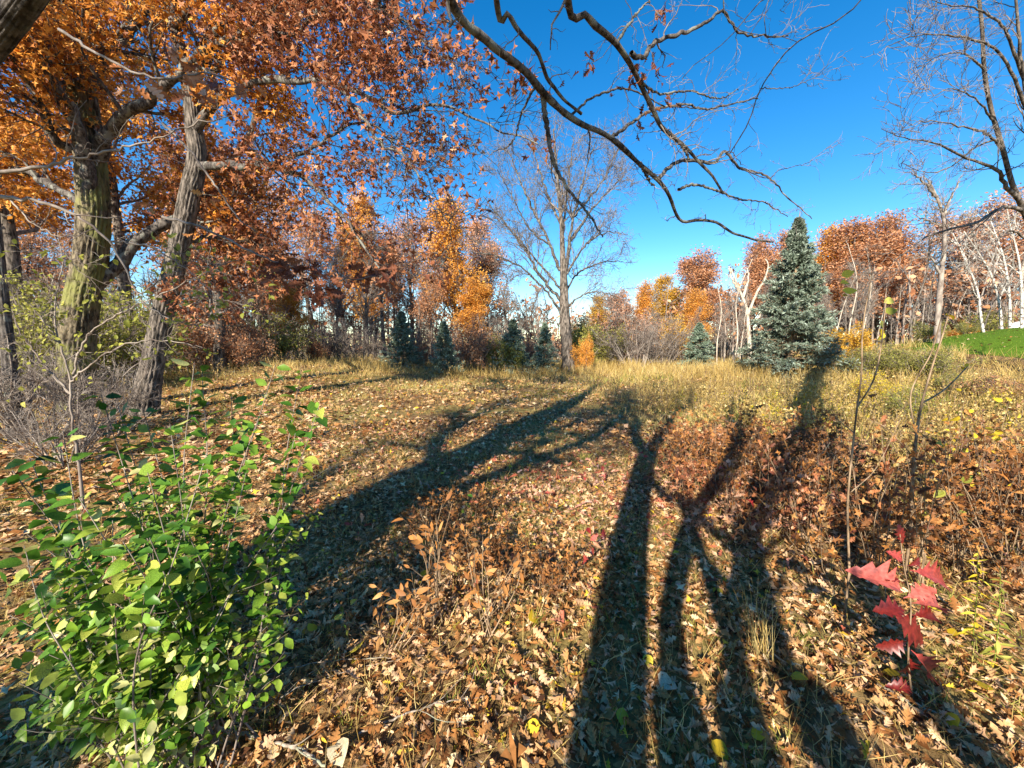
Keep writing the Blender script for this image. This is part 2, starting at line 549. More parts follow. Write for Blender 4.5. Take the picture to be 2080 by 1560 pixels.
def ground_mat():
    m = bpy.data.materials.new('leafy_ground')
    m.use_nodes = True
    nt = m.node_tree
    b = nt.nodes['Principled BSDF']
    tc = nt.nodes.new('ShaderNodeTexCoord')
    n1 = nt.nodes.new('ShaderNodeTexNoise')
    n1.inputs['Scale'].default_value = 9
    n1.inputs['Detail'].default_value = 8
    n1.inputs['Roughness'].default_value = .7
    nt.links.new(tc.outputs['Object'], n1.inputs['Vector'])
    r1 = ramp_node(nt, [(.3, (.05, .03, .015)), (.5, (.20, .12, .055)), (.72, (.40, .27, .13))])
    nt.links.new(n1.outputs['Fac'], r1.inputs['Fac'])
    n2 = nt.nodes.new('ShaderNodeTexNoise')
    n2.inputs['Scale'].default_value = .35
    n2.inputs['Detail'].default_value = 6
    nt.links.new(tc.outputs['Object'], n2.inputs['Vector'])
    r2 = ramp_node(nt, [(.45, (0, 0, 0)), (.6, (1, 1, 1))])
    nt.links.new(n2.outputs['Fac'], r2.inputs['Fac'])
    n3 = nt.nodes.new('ShaderNodeTexNoise')
    n3.inputs['Scale'].default_value = 30
    n3.inputs['Detail'].default_value = 5
    nt.links.new(tc.outputs['Object'], n3.inputs['Vector'])
    r3 = ramp_node(nt, [(.3, (.10, .08, .02)), (.6, (.34, .27, .09)), (.8, (.5, .4, .16))])
    nt.links.new(n3.outputs['Fac'], r3.inputs['Fac'])
    mx = nt.nodes.new('ShaderNodeMix')
    mx.data_type = 'RGBA'
    nt.links.new(r2.outputs['Color'], mx.inputs['Factor'])
    nt.links.new(r1.outputs['Color'], mx.inputs[6])
    nt.links.new(r3.outputs['Color'], mx.inputs[7])
    nt.links.new(mx.outputs[2], b.inputs['Base Color'])
    b.inputs['Roughness'].default_value = .95
    b.inputs['Specular IOR Level'].default_value = .1
    bp = nt.nodes.new('ShaderNodeBump')
    bp.inputs['Strength'].default_value = .8
    bp.inputs['Distance'].default_value = .05
    nt.links.new(n1.outputs['Fac'], bp.inputs['Height'])
    nt.links.new(bp.outputs['Normal'], b.inputs['Normal'])
    return m


def plain(name, col, rough=.5, spec=.4):
    m = bpy.data.materials.new(name)
    m.use_nodes = True
    nt = m.node_tree
    b = nt.nodes['Principled BSDF']
    tc = nt.nodes.new('ShaderNodeTexCoord')
    no = nt.nodes.new('ShaderNodeTexNoise')
    no.inputs['Scale'].default_value = 6
    no.inputs['Detail'].default_value = 4
    nt.links.new(tc.outputs['Object'], no.inputs['Vector'])
    r = ramp_node(nt, [(.3, tuple(c * .85 for c in col)), (.7, tuple(min(1, c * 1.05) for c in col))])
    nt.links.new(no.outputs['Fac'], r.inputs['Fac'])
    nt.links.new(r.outputs['Color'], b.inputs['Base Color'])
    b.inputs['Roughness'].default_value = rough
    b.inputs['Specular IOR Level'].default_value = spec
    return m


# ------------------------------------------------------------------ the ground, one sheet to the horizon
rad = np.concatenate([[0.0], np.geomspace(0.35, 900, 150)])
ang = np.radians(np.arange(0, 360, 3.0))
gx = (rad[:, None] * np.sin(ang)[None, :]).ravel()
gy = (rad[:, None] * np.cos(ang)[None, :]).ravel()
gz = ground(gx, gy)
mb = MB()
na = len(ang)
i = (np.arange(len(rad) - 1) * na)[:, None]
j = np.arange(na)[None, :]
j2 = (j + 1) % na
mb.add(np.stack([gx, gy, gz], 1), quads=np.stack([i + j, i + na + j, i + na + j2, i + j2], -1).reshape(-1, 4))
GROUND = link('ground', mb.mesh('ground', ground_mat()), kind='structure', label='leaf-strewn meadow ground with dry grass')
GROUND.data.flip_normals() if GROUND.data.polygons[400].normal.z < 0 else None

# mown lawn on the rise at the right
mb = MB()
lr = np.linspace(0, 1, 26)
la = np.radians(np.arange(0, 360, 5.0))
LC, LRX, LRY = (35.0, 21.5), 11.2, 8.2


def lawn_xy(r, a):
    k = 1 + .05 * np.sin(3 * a + 1) + .03 * np.sin(7 * a)
    return LC[0] + LRX * r * k * np.cos(a), LC[1] + LRY * r * k * np.sin(a)


lx, ly = lawn_xy(lr[:, None], la[None, :])
lz = ground(lx, ly) + .03 + .02 * (1 - lr[:, None] ** 8)
n2 = len(la)
i = (np.arange(len(lr) - 1) * n2)[:, None]
j = np.arange(n2)[None, :]
mb.add(np.stack([lx, ly, lz], -1).reshape(-1, 3), quads=np.stack([i + j, i + n2 + j, i + n2 + (j + 1) % n2, i + (j + 1) % n2], -1).reshape(-1, 4))
mlawn = plain('lawn_turf', (.085, .15, .012), .9, .1)
link('lawn', mb.mesh('lawn', mlawn), kind='structure', label='bright green mown lawn on the rise at the right edge')

mb = MB()
n = 24000
rr, aa = np.sqrt(R.uniform(0, 1, n)), R.uniform(0, 6.283, n)
bx, by = lawn_xy(rr, aa)
pos = np.stack([bx, by, ground(bx, by) + .03], 1)
d = unit(np.stack([R.normal(0, .5, n), R.normal(0, .5, n), np.ones(n)], 1))
place(mb, [(np.array([[0, .1, 0], [0, -.1, 0], [.6, -.09, .06], [1, 0, .2]], float), np.array([[0, 1, 2, 3]]))], pos, d, R.normal(0, 1, (n, 3)), R.uniform(.05, .1, n), R.uniform(0, 1, n))
link('lawn_grass', mb.mesh('lawn_grass', M['grass_lawn']), kind='stuff', label='short green grass blades of the mown lawn')

# ------------------------------------------------------------------ tree helpers
KITE = [(np.array([[0, 0, 0], [.45, .3, .08], [1, 0, -.05], [.45, -.3, .08]], float), np.array([[0, 1, 2, 3]])),
        (np.array([[0, 0, 0], [.55, .26, -.1], [1, 0, .1], [.5, -.3, -.06]], float), np.array([[0, 1, 2, 3]]))]
TRI = [(np.array([[0, 0, 0], [.5, .1, .03], [1, 0, s], [.5, -.1, .03], [.25, .02, 0], [.42, .38, s], [.58, .2, .02], [.25, -.02, 0],
                  [.42, -.38, -s], [.58, -.2, .02]], float), np.array([[0, 1, 2, 3], [0, 4, 5, 6], [0, 9, 8, 7]])) for s in (.12, -.15)]
DUO = [(np.array([[0, 0, 0], [.5, .13, .04], [1, 0, s], [.5, -.13, .04], [.38, .40, -s], [.62, .05, .02], [.42, -.40, s], [.28, -.02, 0]], float), np.array([[0, 1, 2, 3], [4, 7, 6, 5]])) for s in (.12, -.15)]
NEED = [(np.array([[0, 0, 0], [.5, .13, 0], [1, 0, 0], [.5, -.13, 0]], float), np.array([[0, 1, 2, 3]]))]


def ramify(P, Rd, levels, mb, rmin=0.003):
    """successive generations of side branches; returns the paths of each generation"""
    out = []
    for lv in levels:
        pos, d, ln, r = spawn(P, Rd, lv['k'], lv.get('t0', .2), lv.get('t1', 1), lv.get('a0', .5), lv.get('a1', 1.1), *lv['len'],
                              rr=lv.get('rr', .55), shrink=lv.get('shrink', .45))
        if 'push' in lv:
            d = unit(d + np.asarray(lv['push'], float))
        r = np.maximum(r, rmin)
        P = grow(pos, d, ln, lv.get('seg', 5), lv.get('wob', .2), lv.get('up', 0.03))
        Rd = taper(len(P), P.shape[1] - 1, r, np.maximum(r * .35, rmin * .6))
        tubes(mb, P, Rd, lv.get('sides', 4))
        out.append((P, Rd))
    return out


def limb_meshes(limbs, sides):
    out = []
    for l in limbs:
        m = MB()
        n_ = len(l[0]) * 2
        n_ = n_ if sides >= 9 else len(l[0])
        P_ = spline(l[0], n_)
        r_ = np.interp(np.linspace(0, 1, n_), np.linspace(0, 1, len(l[0])), l[1])
        r_ = r_ * (1 + .09 * smooth_noise(n_, n_ // 3) * (R.uniform(0, 1, n_) < .8))
        if sides >= 9:
            ridged(m, P_, np.maximum(r_, l[1].min() * .6), 14, .10, sub=6)
        else:
            tubes(m, P_[None], np.maximum(r_, l[1].min() * .6)[None], sides)
        out.append(m)
    return out


def limb_parts(mat):
    return [('limb', m, mat) for m in LIMBS]


def stack(limbs):
    return np.stack([l[0] for l in limbs]), np.stack([l[1] for l in limbs])


def crown_leaves(mb, P, k, size, tint, T=KITE, hang=0.3, t0=.1, spread=.1):
    pos, d = on_twigs(P, k, t0, 1.0)
    n = len(pos)
    pos = pos + R.normal(0, spread, (n, 3))
    dd = unit(d + R.normal(0, .8, (n, 3)) + np.array([0, 0, -hang]))
    nr = unit(R.normal(0, 1, (n, 3)) + np.array([0, -.3, .6]))
    place(mb, T, pos, dd, nr, R.uniform(size[0], size[1], n), np.clip(R.normal(tint, .24, n), 0, 1))


def finish(name, label, base, parts, cat='tree', group=None):
    """an Empty at the foot, one child mesh per part"""
    e = thing(name, label, cat, tuple(base), group)
    for pname, mb, mat in parts:
        if mb.n:
            link(pname, mb.mesh(pname, mat, base), e)
    return e


# ------------------------------------------------------------------ the two big oaks at the left
# oak with the mossy trunk
P, r = trace([(150, 905), (152, 840), (156, 740), (162, 640), (182, 540), (190, 440), (184, 330), (168, 200), (142, 90), (112, 0), (70, -160), (30, -340)],
             11.4, 11.4, 80, 24, 150)
r = np.interp(np.linspace(0, 1, 150), [0, .12, .3, .45, .6, .8, 1], np.array([36, 27, 25, 23, 20, 13, 6]) / F * 11.4)
base = P[0].copy()
base[2] = float(ground(base[0], base[1])) - .1
P[0] = base
tr, br, cr = MB(), MB(), MB()
P, r = spline(P, 220), np.interp(np.linspace(0, 1, 220), np.linspace(0, 1, 150), r)
ridged(tr, P, r, 84, .15, .45, .7)
limbs = [trace(*a, n=28, jit=.03) for a in (
    ([(185, 585), (238, 540), (285, 485), (330, 455), (400, 425), (470, 330), (520, 240), (540, 120)], 11.5, 13.5, 26, 7),
    ([(186, 400), (158, 260), (95, 140), (45, 65), (-20, 0), (-120, -120)], 11.3, 8.5, 26, 8),
    ([(182, 340), (235, 250), (330, 180), (420, 90), (500, -40)], 11.4, 10, 26, 8),
    ([(178, 310), (110, 285), (70, 190), (0, 110), (-80, 60)], 11.4, 9.5, 17, 6),
    ([(165, 190), (230, 100), (300, 20), (360, -120)], 11.4, 12.5, 22, 7),
    ([(150, 120), (80, 60), (10, -60), (-60, -200)], 11.4, 13.0, 20, 7),
    ([(175, 260), (120, 180), (60, 110), (20, 20), (-20, -130)], 11.4, 14.0, 20, 6),
    ([(185, 420), (90, 370), (20, 340), (-80, 330)], 11.4, 13.0, 16, 6),
)]
LIMBS = limb_meshes(limbs, 10)
LP, LR = stack(limbs)
LP = np.concatenate([LP, P[None, 70:150:3][:, :28] if False else spline(P[110:], 28)[None]])
LR = np.concatenate([LR, np.linspace(.38, .1, 28)[None]])
gen = ramify(LP, LR, [dict(k=12, t0=.25, len=(1.4, 3.0), seg=6, wob=.2, sides=5, rr=.4),
                      dict(k=9, t0=.2, len=(.6, 1.4), seg=4, wob=.25, sides=3, rr=.5),
                      dict(k=3, t0=.3, len=(.3, .7), seg=2, wob=.3, sides=3, rr=.6)], br, .007)
crown_leaves(cr, gen[2][0], 10, (.13, .23), .58, DUO, spread=.12)
finish('oak_tree', 'thick oak with mossy furrowed trunk and orange leaves, leftmost of two big oaks', base,
       [('trunk', tr, M['bark_oak']), *limb_parts(M['bark_dark']), ('branchwork', br, M['bark_dark']), ('crown', cr, M['leaf_orange'])], group='big oaks at the left')

# oak with the slimmer grey trunk leaning right
P, r = trace([(288, 880), (298, 800), (312, 730), (335, 620), (360, 520), (383, 410), (400, 320), (394, 260), (380, 150), (352, 40), (330, -120), (320, -260)],
             10.8, 10.8, 70, 20, 150)
r = np.interp(np.linspace(0, 1, 150), [0, .15, .35, .5, .56, .75, 1], np.array([25, 18, 17, 16, 14, 9, 5]) / F * 10.8)
base = P[0].copy()
base[2] = float(ground(base[0], base[1])) - .1
P[0] = base
tr, br, cr = MB(), MB(), MB()
P, r = spline(P, 200), np.interp(np.linspace(0, 1, 200), np.linspace(0, 1, 150), r)
ridged(tr, P, r, 76, .13, .3, .6)
limbs = [trace(*a, n=28, jit=.025) for a in (
    ([(396, 335), (470, 338), (540, 338), (620, 362), (680, 420), (735, 495), (775, 550)], 10.8, 8.0, 17.7, 3.0),
    ([(396, 270), (440, 205), (520, 165), (600, 163), (680, 172), (760, 205), (802, 232), (860, 216), (930, 224), (1010, 264), (1090, 292)], 10.8, 7.0, 17.7, 2.0),
    ([(388, 190), (430, 100), (520, 66), (590, 70), (650, 20), (700, -50)], 10.8, 9.0, 16.3, 4.8),
    ([(690, 172), (735, 235), (770, 290), (832, 330), (870, 400), (920, 460)], 8.7, 7.4, 8.2, 2.0),
    ([(640, 25), (720, -10), (790, 20), (850, 70), (900, 120)], 9.2, 7.5, 9.5, 2.0),
    ([(540, 335), (610, 310), (680, 270), (740, 250), (800, 290), (850, 310)], 9.8, 9.0, 9.5, 2.0),
    ([(350, 60), (420, -10), (540, -60), (660, -110), (780, -130)], 10.8, 9.0, 15.0, 3.6),
    ([(340, 0), (270, -60), (200, -160)], 10.8, 12.0, 13.6, 3.6),
    ([(392, 240), (480, 90), (600, 10), (720, 40), (800, 110)], 10.8, 12.5, 12.2, 2.4),
    ([(370, 500), (420, 480), (470, 500), (520, 540)], 10.8, 12.0, 8.2, 2.4),
    ([(384, 400), (430, 400), (490, 430), (540, 480)], 10.8, 13.0, 9.5, 2.4),
)]
LIMBS = limb_meshes(limbs, 9)
LP, LR = stack(limbs)
gen = ramify(LP, LR, [dict(k=13, t0=.22, len=(1.0, 2.2), seg=6, wob=.22, sides=4, rr=.42, up=.0),
                      dict(k=8, t0=.2, len=(.5, 1.1), seg=4, wob=.28, sides=3, rr=.55, up=-.02),
                      dict(k=3, t0=.3, len=(.25, .55), seg=2, wob=.3, sides=3, rr=.6)], br, .006)
tw = gen[2][0]
keep = (R.uniform(0, 1, len(tw)) > sstep(-5, -.5, tw[:, 0, 0]) * .7) & (R.uniform(0, 1, len(tw)) > sstep(8.2, 5.2, tw[:, 0, 2]) * .62 * sstep(-8.5, -6.5, tw[:, 0, 0]))
crown_leaves(cr, tw[keep], 9, (.12, .21), .52, DUO, spread=.10)
finish('oak_tree', 'grey oak leaning to the right with purplish brown leaves, beside the mossy oak', base,
       [('trunk', tr, M['bark_grey']), *limb_parts(M['bark_dark']), ('branchwork', br, M['bark_dark']), ('crown', cr, M['leaf_purple'])], group='big oaks at the left')

# more oaks of the left wood, standing behind the two
for (x, Y, top, w, mat, tint, lab) in (
        (40, 17, -250, 34, 'leaf_orange', .65, 'orange-leaved oak behind the mossy oak, at the left edge of the frame'),
        (445, 21, 330, 22, 'leaf_purple', .6, 'russet oak standing behind the grey leaning oak, low leafy branches'),
        (262, 21, -60, 24, 'leaf_orange', .7, 'orange oak seen between the two big oaks')):
    b0 = at(x, Y)
    topz = px(x, top, Y)[2]
    P = spline([b0 - [0, 0, .2], b0 + [.2, 0, (topz - b0[2]) * .3], b0 + [-.1, .2, (topz - b0[2]) * .6], b0 + [.3, 0, topz - b0[2]]], 40)
    r = np.linspace(w, w * .15, 40) / F * Y * .5
    tr, br, cr = MB(), MB(), MB()
    ridged(tr, P, r, 20, .08, .3, .6)
    gen = ramify(P[None], r[None], [dict(k=34, t0=.16 if x == 445 else .3, len=(1.8, 3.4) if x == 445 else (3.0, 5.5), a0=.7, a1=1.4, seg=7, wob=.18, sides=5, rr=.4, up=.05),
                                    dict(k=8, t0=.2, len=(.9, 2.0), seg=5, wob=.25, sides=3, rr=.5),
                                    dict(k=4, t0=.25, len=(.4, .9), seg=2, wob=.3, sides=3, rr=.6)], br, .012)
    crown_leaves(cr, gen[2][0], 7 if x == 445 else 19, (.13, .24), tint, KITE, spread=.18)
    finish('oak_tree', lab, b0, [('trunk', tr, M['bark_grey']), ('branchwork', br, M['bark_twig']), ('crown', cr, M[mat])], group='oaks of the left wood')

# ------------------------------------------------------------------ trees behind the camera whose limbs hang into view and whose shadows fall ahead
# oak just behind the camera: its limbs cross the sky in the middle
b0 = np.array([-.95, -2.0, 0.0])
tr, br, cr = MB(), MB(), MB()
P = spline([b0 - [0, 0, .2], b0 + [.02, 0, 1.5], b0 + [-.03, .1, 3.2], b0 + [.05, .15, 4.7], b0 + [.45, .2, 5.7], b0 + [.55, .1, 6.8], b0 + [1.15, .0, 8.4], b0 + [1.3, -.1, 10.0]], 90)
r = np.interp(np.linspace(0, 1, 90), [0, .1, .44, .52, 1], [.25, .19, .16, .10, .03])
ridged(tr, P, r, 30, .1, .3, .4)
fork = (spline([b0 + [.04, .12, 4.5], b0 + [-.35, .0, 5.5], b0 + [-.5, -.2, 6.6], b0 + [-1.1, -.3, 8.0], b0 + [-1.2, -.5, 9.4]], 60), np.linspace(.11, .025, 60))
start = b0 + [.05, .15, 4.8]


def limb_from(start, pts, Y0, Y1, w0, w1, n=44, jit=.012, r0=None):
    q, rr_ = trace(pts, Y0, Y1, w0, w1, n, 0)
    m = np.concatenate([[start], [start * .5 + q[0] * .5 + np.array([0, 0, .35])], q[::3], q[-1:]])
    P_ = spline(m, n)
    k = np.linspace(0, 1, n)
    P_ = P_ + np.stack([smooth_noise(n, n // 2), smooth_noise(n, n // 2), smooth_noise(n, n // 2)], 1) * jit * k[:, None]
    Rr = np.interp(k, [0, .25, 1], [r0 or rr_[0] * 1.3, rr_[0], rr_[-1]])
    return P_, Rr


main = limb_from(start, [(915, -10), (960, 50), (1000, 92), (1060, 140), (1108, 188), (1150, 230), (1200, 263), (1245, 282), (1290, 322), (1340, 370), (1368, 410),
                         (1380, 446), (1440, 450), (1500, 474), (1545, 492), (1578, 490)], 3.6, 7.6, 22, 3.0, 60, .025)
jn = main[0][np.argmin(np.linalg.norm(main[0] - px(1103, 186, 4.7), axis=1))]
up_start = b0 + [.48, .2, 6.0]
limbs = [main, fork]
subs = [([(1103, 195), (1110, 250), (1124, 330), (1160, 392), (1200, 440), (1224, 482)], 4.75, 5.2, 11, 2.5),
        ([(1240, 282), (1270, 260), (1320, 225), (1390, 212), (1430, 222), (1490, 210), (1540, 200)], 5.6, 6.4, 7, 2),
        ([(1335, 365), (1365, 335), (1400, 325), (1450, 330), (1472, 308), (1500, 340), (1515, 345), (1560, 360), (1600, 400), (1650, 445)], 6.2, 7.2, 8, 1.5),
        ([(1378, 385), (1410, 375), (1450, 385), (1500, 405), (1550, 410), (1600, 440)], 6.4, 7.2, 6, 1.5),
        ([(1300, 330), (1320, 370), (1330, 376)], 6.0, 6.0, 6, 3),
        ([(1160, 236), (1200, 200), (1260, 180), (1300, 190), (1350, 215), (1420, 220)], 5.0, 5.8, 5, 1.5),
        ([(1090, 170), (1060, 230), (1040, 290), (1000, 310)], 4.6, 5.6, 5, 1.5)]
for pts, y0, y1, w0, w1 in subs:
    limbs.append(trace(pts, y0, y1, w0, w1, 60, .006))
limbs.append(limb_from(up_start, [(1008, -10), (1050, 62), (1092, 112), (1116, 162), (1134, 186), (1180, 230)], 3.9, 5.2, 16, 5, 60, .012))
limbs.append(limb_from(up_start + [.05, .1, .4], [(1150, -10), (1200, 45), (1252, 92), (1282, 126), (1304, 175), (1332, 240), (1348, 262), (1385, 295), (1420, 330), (1470, 390)], 4.0, 6.2, 20, 4, 60, .015))
for pts, y0, y1, w0, w1 in [([(1282, 108), (1308, 116), (1330, 86), (1400, 62), (1440, 42), (1466, 22), (1485, 45), (1510, 70), (1600, 75)], 4.6, 5.4, 10, 2),
                            ([(1345, 262), (1380, 290), (1400, 322)], 5.4, 5.7, 6, 4),
                            ([(1250, 92), (1270, 60), (1300, 20), (1330, -10)], 4.5, 4.4, 6, 2),
                            ([(1300, 165), (1340, 190), (1400, 185), (1460, 200), (1500, 180)], 4.9, 5.6, 5, 1.5)]:
    limbs.append(trace(pts, y0, y1, w0, w1, 60, .006))
LIMBS = limb_meshes(limbs, 12)
LP, LR = stack([main] + limbs[2:])
gen = ramify(LP, LR, [dict(k=9, t0=.2, t1=.98, len=(.25, .8), seg=8, wob=.33, sides=4, rr=.42, up=-.02, shrink=.2),
                      dict(k=5, t0=.2, len=(.10, .34), seg=5, wob=.4, sides=3, rr=.55)], br, .0028)
# crown above the frame that throws the shadow
wild = ramify(np.stack([spline(P[45:], 60), fork[0]]), np.stack([np.linspace(.10, .03, 60), fork[1]]), [dict(k=11, t0=.15, len=(1.0, 2.4), a0=.4, a1=1.0, seg=8, wob=.16, sides=6, rr=.5, up=.05, push=(0, -.45, .1)),
                                 dict(k=7, t0=.2, len=(.6, 1.6), seg=5, wob=.25, sides=4, rr=.5),
                                 dict(k=5, t0=.2, len=(.3, .8), seg=4, wob=.3, sides=3, rr=.5)], br, .004)
# curled dead leaves still hanging (hung further down, leaf by leaf)
HANG = []
for (x, y, Y, nl) in ((1195, 132, 4.9, 7), (1290, 150, 4.9, 15), (1335, 150, 4.9, 12), (1325, 222, 5.2, 7), (1300, 255, 5.4, 4), (1365, 195, 5.3, 4), (1240, 190, 5.0, 3), (1330, 25, 4.6, 5), (1345, 10, 4.6, 4), (1150, 165, 4.6, 2)):
    c = px(x, y, Y)
    pos = c + R.normal(0, .05, (nl, 3))
    HANG += [(q_, unit(R.normal(0, .6, 3) + [0, 0, -.6]), R.normal(0, 1, 3), R.uniform(.09, .14)) for q_ in pos]
NEAR_OAK = finish('oak_tree', 'nearly bare oak whose long dark crooked limb arches across the blue sky', b0,
       [('trunk', tr, M['bark_dark']), *limb_parts(M['bark_dark']), ('branchwork', br, M['bark_twig'])], group='near oaks that shade the foreground')

# oak behind at the left: bark limb in the top left corner, broad diagonal shadow
b0 = np.array([-4.9, -4.2, 0.0])
tr, br, cr = MB(), MB(), MB()
P = spline([b0 - [0, 0, .2], b0 + [.0, .1, 2.0], b0 + [.15, .2, 4.0], b0 + [.1, .1, 6.5], b0 + [.4, .2, 9.5], b0 + [.3, .1, 13.0]], 80)
r = np.interp(np.linspace(0, 1, 80), [0, .1, .5, 1], [.60, .50, .40, .08])
ridged(tr, P, r, 34, .12, .35, .5)
corner = limb_from(b0 + [.1, .2, 2.6], [(-150, 300), (-60, 150), (20, 45), (95, -60), (170, -170)], 1.9, 1.5, 62, 40, 60, 0.0, .2)
cl = MB()
ridged(cl, spline(corner[0], 180), np.interp(np.linspace(0, 1, 180), np.linspace(0, 1, 60), corner[1]), 72, .12, sub=9)
limbs = [corner]
for a in (([b0 + [.1, .1, 4.2], b0 + [1.2, .2, 5.6], b0 + [2.0, -.2, 7.2], b0 + [2.2, 0, 9.4]], .17), ([b0 + [.1, .1, 5.2], b0 + [-1.0, .2, 6.6], b0 + [-1.5, .2, 8.6], b0 + [-1.4, 0, 11]], .15),
          ([b0 + [.1, .1, 6.4], b0 + [1.0, -.5, 7.6], b0 + [1.4, -1, 9.6], b0 + [1.7, -1, 12]], .13)):
    Q = spline(a[0], 60)
    rq = np.linspace(a[1], a[1] * .25, 60)
    limbs.append((Q, rq))
for p_, dy in (([(330, 1250, 90), (560, 1100, 80), (760, 1005, 75), (930, 925, 70), (1080, 870, 55), (1160, 820, 40)], -.1),):
    Q, rq = shadow_stem(p_, b0[1] + dy, b0 + [.1, dy, 1.2], 90)
    limbs.append((spline(Q, 60), np.interp(np.linspace(0, 1, 60), np.linspace(0, 1, 90), np.minimum(rq, .28))))
LIMBS = limb_meshes(limbs[1:], 9)
LP, LR = stack(limbs[1:])
wild = ramify(LP, LR, [dict(k=16, t0=.1, len=(1.0, 2.6), a0=.4, a1=1.1, seg=7, wob=.18, sides=5, rr=.5, up=.05),
                       dict(k=8, t0=.2, len=(.5, 1.3), seg=4, wob=.25, sides=3, rr=.5),
                       dict(k=2, t0=.2, len=(.3, .6), seg=2, wob=.3, sides=3, rr=.5)], br, .005)
crown_leaves(cr, wild[1][0], 12, (.10, .18), .5, TRI, spread=.15)
finish('oak_tree', 'close oak showing one thick furrowed bark limb in the top corner', b0,
       [('trunk', tr, M['bark_dark']), ('limb', cl, M['bark_dark']), *limb_parts(M['bark_dark']), ('branchwork', br, M['bark_twig']), ('crown', cr, M['leaf_purple'])], group='near oaks that shade the foreground')

# crooked oak behind at the right: thin upper branches at the top, the curved shadow beside the spruce
b0 = np.array([1.15, -2.6, 0.0])
tr, br, cr = MB(), MB(), MB()
P, r = shadow_stem([(2010, 1560, 90), (1900, 1450, 80), (1800, 1280, 62), (1722, 1120, 52), (1652, 960, 44), (1612, 855, 40), (1640, 785, 30), (1655, 752, 24)], b0[1], b0 - [0, 0, .2], 80)
ridged(tr, P, r, 26, .1, .3, .4)
limbs = [limb_from(P[40] + 0, [(1700, -60), (1560, -5), (1500, 55), (1460, 96), (1400, 140), (1385, 160)], 4.2, 4.6, 7, 1.6, 60, .006, .05),
         limb_from(P[44] + 0, [(1640, -60), (1562, -5), (1555, 70), (1590, 75), (1620, 85)], 4.4, 4.9, 6, 1.5, 60, .006, .04),
         limb_from(P[36] + 0, [(1830, -100), (1720, 30), (1640, 72), (1590, 112), (1545, 180), (1520, 250), (1482, 312)], 4.0, 5.6, 1.6, 3, 60, .006, .012),
         limb_from(P[48] + 0, [(1480, -60), (1470, 20), (1500, 60), (1540, 72)], 4.6, 5.0, 6, 2, 60, .006, .04)]
limbs.append(trace([(1545, 180), (1600, 178), (1640, 165), (1690, 135)], 5.0, 5.1, 3, 1.2, 60, .005))
limbs.append(trace([(1510, 345), (1560, 362), (1585, 345), (1640, 330), (1688, 295)], 6.4, 6.8, 3, 1.2, 60, .005))
limbs = [(a_, b_ * .68) for a_, b_ in limbs]
LIMBS = limb_meshes(limbs, 8)
LP, LR = stack(limbs)
ramify(LP, LR, [dict(k=8, t0=.35, t1=.98, len=(.2, .6), seg=7, wob=.3, sides=4, rr=.5, shrink=.2),
                dict(k=4, t0=.2, len=(.08, .25), seg=4, wob=.4, sides=3, rr=.55)], br, .0026)
wild = ramify(P[None], r[None], [dict(k=9, t0=.45, len=(1.0, 2.4), a0=.4, a1=1.0, seg=8, wob=.16, sides=5, rr=.5, up=.05, push=(.1, -.4, .1)),
                                 dict(k=6, t0=.2, len=(.5, 1.3), seg=5, wob=.25, sides=3, rr=.5),
                                 dict(k=4, t0=.2, len=(.3, .6), seg=3, wob=.3, sides=3, rr=.5)], br, .004)
finish('oak_tree', 'bare oak whose thin pale twigs hang from the top edge above the spruce', b0,
       [('trunk', tr, M['bark_dark']), *limb_parts(M['bark_dark']), ('branchwork', br, M['bark_twig'])], group='near oaks that shade the foreground')

# many-stemmed tree behind the camera: the tangle of narrow curved shadows right of the trunk shadow
b0 = np.array([.25, -1.75, 0.0])
stems_ = [shadow_stem(p_, b0[1] + dy, b0 + [dx, dy, -.1]) for p_, dx, dy in (
    ([(1395, 1530, 117), (1372, 1380, 66), (1362, 1240, 45), (1385, 1120, 42), (1412, 1040, 31), (1460, 960, 23), (1482, 880, 19), (1478, 830, 11)], -.08, 0),
    ([(1520, 1540, 112), (1492, 1380, 57), (1488, 1250, 36), (1508, 1130, 36), (1525, 1030, 33), (1545, 950, 23), (1580, 900, 14)], .04, .03),
    ([(1720, 1550, 99), (1640, 1450, 79), (1585, 1330, 45), (1550, 1210, 37), (1530, 1120, 34), (1528, 1040, 23)], .16, -.03),
    ([(1400, 1060, 23), (1350, 1010, 19), (1320, 960, 14), (1330, 900, 9)], -.08, 0),
    ([(1500, 1140, 23), (1450, 1085, 20), (1410, 1045, 16)], .04, .03))]
for q_ in (3, 4):                                    # side limbs: drop the point that would tie them to the ground
    stems_[q_] = (spline(stems_[q_][0][16:], 70), np.interp(np.linspace(0, 1, 70), np.linspace(0, 1, 54), stems_[q_][1][16:]))
tr, br = MB(), MB()
ridged(tr, stems_[0][0], stems_[0][1], 22, .08)
LIMBS = limb_meshes(stems_[1:], 10)
LP, LR = stack(stems_)
ramify(LP, LR, [dict(k=6, t0=.55, t1=1, len=(.5, 1.3), a0=.3, a1=.8, seg=7, wob=.14, sides=5, rr=.5, up=.05), dict(k=5, t0=.2, len=(.25, .7), seg=5, wob=.2, sides=3, rr=.5)], br, .004)
finish('multi_stemmed_tree', 'many-stemmed tree behind the viewer, seen by its tangle of narrow shadows', b0,
       [('trunk', tr, M['bark_dark']), *limb_parts(M['bark_dark']), ('branchwork', br, M['bark_twig'])])

